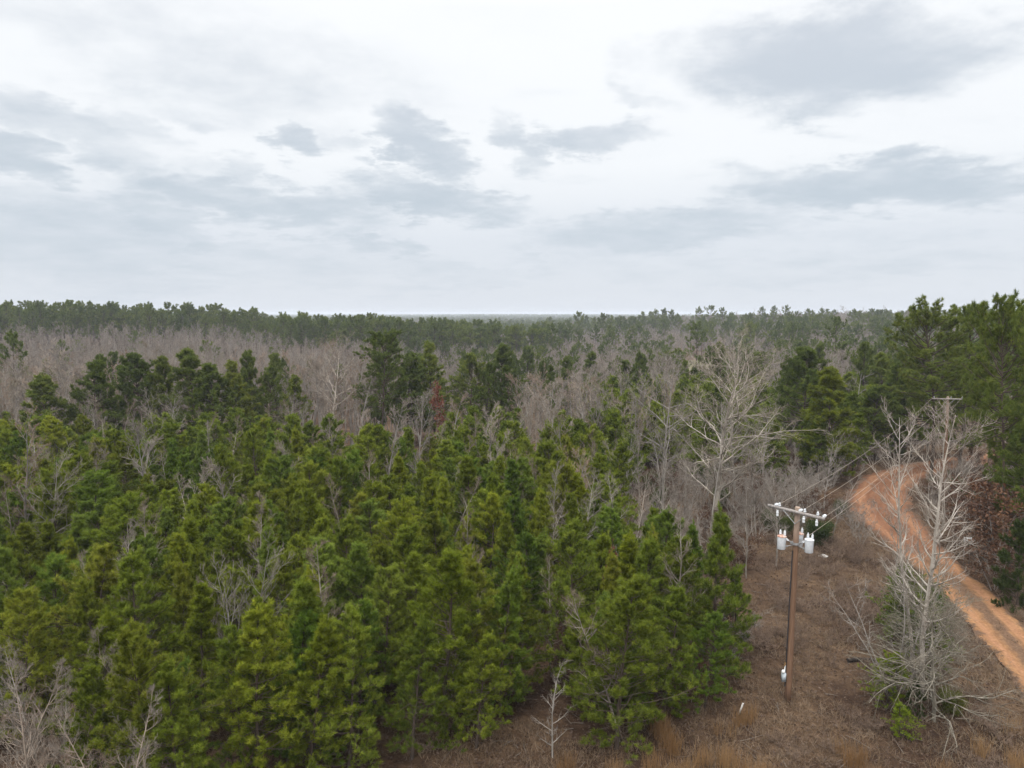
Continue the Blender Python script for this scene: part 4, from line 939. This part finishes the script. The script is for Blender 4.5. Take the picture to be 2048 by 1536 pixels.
# ------------------------------------------------------------------ small things on the ground
sx, sy = lateral(1935, 55, 1.6), 55.0
e = empty('sign_board', (sx, sy, th(sx, sy))); tag(e, 'small blank grey board on posts among the brown bushes right of the road', 'sign')
g = Geo(); box(g, (0, 0, 2.1), (.62, .03, .42)); part('panel', g, [M['tank']], e, False)
for s in (-.22, .22):
    g = Geo(); box(g, (s, .035, 1.1), (.05, .04, 2.3)); part('post', g, [M['arm']], e, False)
mx, my = ground(1478, 1424, .15)
g = Geo(); box(g, (0, 0, .32), (.07, .03, .64)); box(g, (0, -.005, .66), (.075, .04, .05)); o = part('marker_post', g, [M['white']], None, False); o.location = (mx, my, th(mx, my)); o.rotation_euler = (math.radians(6), math.radians(14), 0); tag(o, 'short white marker stake leaning in the brown grass left of the near pole', 'stake')
def rock(px, py, s, lab, seed):
    x, y = ground(px, py); rg = np.random.default_rng(seed); g = Geo()
    prof_ = [(0, -.4), (.6, -.35), (1, 0), (.8, .35), (.4, .55), (0, .6)]
    lathe(g, prof_, 9, (0, 0, 0)); g.v[0] = g.v[0] * np.array([1.3, .8, .7]) * s + rg.normal(size=g.v[0].shape) * .09 * s
    o = link('rock', g.mesh('rock', [M['rock']])); o.location = (x, y, th(x, y) + .02); tag(o, lab, 'rock')
rock(1646, 1113, .34, 'pale grey rock lying on the dark leaf litter right of the transformers', 1)
rock(1793, 932, .35, 'small pale rock on the far part of the clay road', 2)
g = Geo(); rg = np.random.default_rng(3); lx, ly = ground(1722, 1322)
P = grow(np.array([[-.9, -.25, .16]]), np.array([[1., .28, .05]]), np.array([1.9]), 8, rg, .06, 0); g.add(*tubes(P, np.linspace(.13, .07, 8)[None], 8))
o = link('fallen_log', g.mesh('fallen_log', [M['log']], True)); o.location = (lx, ly, th(lx, ly)); tag(o, 'dark charred log lying in the grass left of the bright green cedar', 'log')

# ------------------------------------------------------------------ grass and litter
rng = np.random.default_rng(77)
def near_pts(n, y0, y1, x0, x1, seed):
    rg = np.random.default_rng(seed); y = (rg.random(n) ** 1.5) * (y1 - y0) + y0; x = rg.uniform(x0, x1, n); return x, y
def ground_z(x, y):
    rd_ = road_dist(x, y); return terrain(x, y) + bumps(x, y) * np.clip(rd_ - 1, 0, 1), rd_
def blades(name, x, y, n, h, w, lean, matl, label, hv=.4):
    z, rd_ = ground_z(x, y); k = len(x); g = Geo()
    b0 = np.stack([x, y, z - .03], 1)[:, None, :] + rng.normal(size=(k, n, 3)) * np.array([.09, .09, 0])
    d = rng.normal(size=(k, n, 3)) * lean; d[..., 2] = 1; d = unit(d); hh = h * rng.uniform(1 - hv, 1 + hv, (k, n, 1))
    side = perp(d, rng) * w / 2; midp_ = b0 + d * hh * .55; dr = rng.normal(size=(k, n, 3)) * lean * .9; tip = midp_ + unit(d + dr) * hh * .5
    V = np.stack([b0 - side, b0 + side, midp_ + side * .7, midp_ - side * .7, tip], 2).reshape(-1, 3)
    i = np.arange(k * n)[:, None] * 5
    pt = np.array([patch(p_, q_, 2.4) + .7 * patch(p_ + 4, q_, 1.0) for p_, q_ in zip(x, y)])
    tv = np.repeat(np.clip(.48 + .32 * pt + rng.normal(0, .16, k), 0, 1), n * 5) 
    g.add(V, np.zeros((0, 3), int), tv)
    me = new_mesh(name, V, [i + np.array([[0, 1, 2, 3]]), i + np.array([[3, 2, 4]])], [matl], None, {'tint': ('POINT', tv)})
    o = link(name, me); tag(o, label, None, None, 'stuff'); return o
x, y = near_pts(32000, 24, 70, -14, 50, 1)
rd_ = road_dist(x, y); dn = np.array([patch(a, b_, 3.2) + .5 * patch(a, b_, 1.3) for a, b_ in zip(x, y)])
k = (np.abs(x / y) < .8) & (rd_ > .86 + .25 * np.random.default_rng(9).random(len(x))) & (dn > -.5) & ((x > 9) | (y < 33))
blades('dry_grass', x[k], y[k], 7, .37, .024, .7, M['grass'], 'matted dry brown grass covering the verge')
x, y = near_pts(16000, 24, 40, 2, 34, 2)
cl2 = np.array([patch(a + 3, b_, 1.1) + .8 * patch(a, b_ + 5, .45) for a, b_ in zip(x, y)])
k = (cl2 > .95 - .5 * (y < 29.5)) & (road_dist(x, y) > 1.15) & (y < 33.5)
blades('tall_broomsedge', x[k], y[k], 10, 1.0, .013, .14, M['broom'], 'upright orange tan broomsedge tufts in the foreground')
x, y = near_pts(9000, 24, 60, 8, 45, 6); rd_ = road_dist(x, y)
k = (rd_ < .20) & (y < 58) 
blades('track_grass', x[k], y[k], 8, .22, .02, .6, M['grass'], 'dry weeds growing between the wheel tracks')
x, y = near_pts(95000, 24, 92, -20, 60, 3); rd_ = road_dist(x, y); k = (np.abs(x / y) < .8) & (rd_ > .98)
x, y = x[k], y[k]; z, _ = ground_z(x, y); g = Geo()
c = np.stack([x, y, z + rng.uniform(.0, .10, len(x))], 1); a = rng.normal(size=(len(x), 3)) * np.array([1, 1, .45]); a = unit(a); b_ = perp(a, rng); s = rng.uniform(.035, .09, (len(x), 1))
V = np.stack([c - a * s, c + b_ * s * .6, c + a * s, c - b_ * s * .6], 1).reshape(-1, 3)
g.add(V, np.arange(len(x) * 4).reshape(-1, 4), np.repeat(np.clip(rng.normal(.45, .25, len(x)), 0, 1), 4))
o = link('leaf_litter', g.mesh('leaf_litter', [M['litter']])); tag(o, 'brown fallen leaves and twigs covering the open ground', None, None, 'stuff')

# fallen twigs and sticks
rg = np.random.default_rng(12); x, y = near_pts(800, 24, 60, -12, 44, 14); k = (np.abs(x / y) < .78) & (road_dist(x, y) > 1.05); x, y = x[k], y[k]; z, _ = ground_z(x, y)
d = rg.normal(size=(len(x), 3)) * np.array([1, 1, .12]); L = rg.uniform(.3, 1.3, len(x)); P = grow(np.stack([x, y, z + rg.uniform(.05, .2, len(x))], 1), d, L, 4, rg, .12, 0)
g = Geo(); v, q = tubes(P, np.linspace(1, .4, 4)[None] * rg.uniform(.008, .022, (len(x), 1)), 4); g.add(v, q)
o = link('fallen_sticks', g.mesh('fallen_sticks', [M['bark_wood']], True)); o.color = (.75, .7, .65, 1); tag(o, 'small grey fallen sticks scattered over the brown verge', None, None, 'stuff')
sc = []
rs = random.Random(91)
while len(sc) < 520:
    y = 26 + 36 * rs.random() ** 1.4; x = rs.uniform(8, 46)
    if abs(x / y) > .78 or road_dist(np.array([x]), np.array([y]))[0] < 1.25 or (y < 36 and x < 12): continue
    if patch(x, y, 2.3) + .6 * patch(x + 9, y, .9) < (.1 if y < 38 else -.2): continue
    sc.append((x, y, rs.uniform(.35, 1.0) * (1.3 if y > 40 else 1), rs.uniform(1.1, 2.2)))
stuff_trees('low_scrub', ['scrub'], sc, 'low leafless scrub and briars tangled over the brown verge', (.72, .58, .50))

# ------------------------------------------------------------------ labels for the repeated trees and shrubs
def ordn(n):
    w_ = 'zeroth first second third fourth fifth sixth seventh eighth ninth tenth eleventh twelfth'.split()
    if n < len(w_): return w_[n]
    return f"{n}{'th' if 10 <= n % 100 <= 20 else {1: 'st', 2: 'nd', 3: 'rd'}.get(n % 10, 'th')}"
def hue_word(e):
    c_ = [o_ for o_ in e.children if o_.name.startswith('crown')][0].color
    if c_[0] > 1.14 and c_[0] >= c_[2] * 1.3: return 'yellow green'
    if c_[2] > 1.1: return 'soft blue green'
    if c_[0] < .82: return 'dark green'
    return 'mid green'
GAPX = 2.4
members = {}
for kind, x, y, H, e in ALL:
    if 'label' not in e: members.setdefault(e['group'], []).append((kind, x, y, H, e))
rows = {}
for kind, x, y, H, e in members.pop('young pines of the plantation', []): rows.setdefault((int((y - 24) // 2.6), x < GAPX), []).append((abs(x - GAPX), e))
base_row = min(r_ for r_, _ in rows)
for (r_, left), lst in rows.items():
    lst.sort(key=lambda p: p[0])
    for i, (_, e) in enumerate(lst): e['label'] = f"{hue_word(e)} young pine, {ordn(r_ - base_row + 1)} row back, {ordn(i + 1)} {'left' if left else 'right'} of the brown gap"
def from_left(group, text):
    lst = sorted(members.pop(group, []), key=lambda p: p[1] / p[2])
    for i, (kind, x, y, H, e) in enumerate(lst): e['label'] = text(kind, H, y) + f", {ordn(i + 1)} from the left"
from_left('bare saplings among the pines', lambda k_, H, y: ('slim' if k_ == 'sapling' else 'spreading') + ' bare grey sapling poking out of the green pines')
from_left('bare round trees among the pines', lambda k_, H, y: 'round crowned bare tree behind the plantation')
from_left('pines among the bare valley woods', lambda k_, H, y: ('tall' if H > 14 else 'short') + ' green pine standing among the bare valley trees')
from_left('lone pines rising above the far skyline', lambda k_, H, y: 'lone pine rising above the hazy right skyline')
from_left('brown thicket in the lower left corner', lambda k_, H, y: {'brush': 'bare brown shrub', 'sapling': 'bare brown sapling', 'ever': 'green leafed shrub'}[k_] + ' in the lower corner thicket')
und = {}
WORD = {'brush': 'bare twiggy shrub', 'ever': 'olive green shrub', 'brown': 'brown leafed shrub', 'sapling': 'slim bare sapling', 'mid': 'dark pine'}
for kind, x, y, H, e in members.pop('undergrowth by the road bend', []):
    left = x < np.interp(y, RC[:, 1], RC[:, 0]); und.setdefault((kind, bool(left)), []).append((math.hypot(x - PX, y - PY), e))
for (kind, left), lst in und.items():
    lst.sort(key=lambda p: p[0])
    for i, (_, e) in enumerate(lst): e['label'] = f"{WORD[kind]} {'left' if left else 'right'} of the clay road, {ordn(i + 1)} nearest to the near pole"
def zone(px):
    for lim, w_ in ((140, 'at the left edge'), (300, 'behind the leftmost pines'), (560, 'behind the dark twin pines'), (720, 'behind the large old bare tree'), (900, 'behind the big dark pine'), (1060, 'behind the dead snag'), (1230, 'right of the dead snag'), (1420, 'behind the leaning forked tree'), (1620, 'behind the huge bare tree'), (1800, 'behind the road bend'), (9999, 'behind the tall roadside pines')):
        if px < lim: return w_
def crown_word(e): return 'broad' if e.scale[0] > e.scale[2] * 1.03 else 'slim'
for kind, x, y, H, e in members.pop('bare grey trees of the valley woods', []):
    c_ = [o_ for o_ in e.children if o_.name.startswith('crown')][0].color
    tone = 'whitish' if c_[0] > 1.3 else 'dark grey' if c_[0] < .8 else 'pale' if c_[2] > 1.1 else 'tan' if c_[0] > 1.1 else 'reddish' if c_[2] < .72 and c_[1] < .81 else 'olive grey' if c_[0] < .9 else 'grey'
    dz = 'front rank' if y < 120 else ('second rank' if y < 130 else ('third rank' if y < 142 else 'deep rank'))
    e['label'] = f"{crown_word(e)} {'tall' if H > 13.5 else 'short'} {tone} bare valley tree, {dz}, {zone(1024 + FPX * x / y)}"
for kind, x, y, H, e in members.pop('tall pines on the far ridge', []):
    dz = 'nearest slope' if y < 250 else ('near slope' if y < 318 else ('skyline rank' if y < 345 else 'farther slope'))
    e['label'] = f"{crown_word(e)} {'high' if H > 21 else 'mid height' if H > 17 else 'low'} far pine, {dz}, {zone(1024 + FPX * x / y)}"


# ------------------------------------------------------------------ haze: one closed box round everything
HZ0, HZ1, HX, HY0, HY1 = -16.0, 36.0, 9200.0, -1700.0, 9300.0
g = Geo(); box(g, (0, (HY0 + HY1) / 2, (HZ0 + HZ1) / 2), (2 * HX, HY1 - HY0, HZ1 - HZ0))
m, t = mat('haze')
pv = t('ShaderNodeVolumePrincipled', {'Color': (.86, .91, 1.0, 1), 'Density': .0002, 'Anisotropy': 0.0})
t('ShaderNodeOutputMaterial', {'Volume': pv.outputs[0]})
o = link('haze', g.mesh('haze', [m])); tag(o, None, None, None, 'stuff')
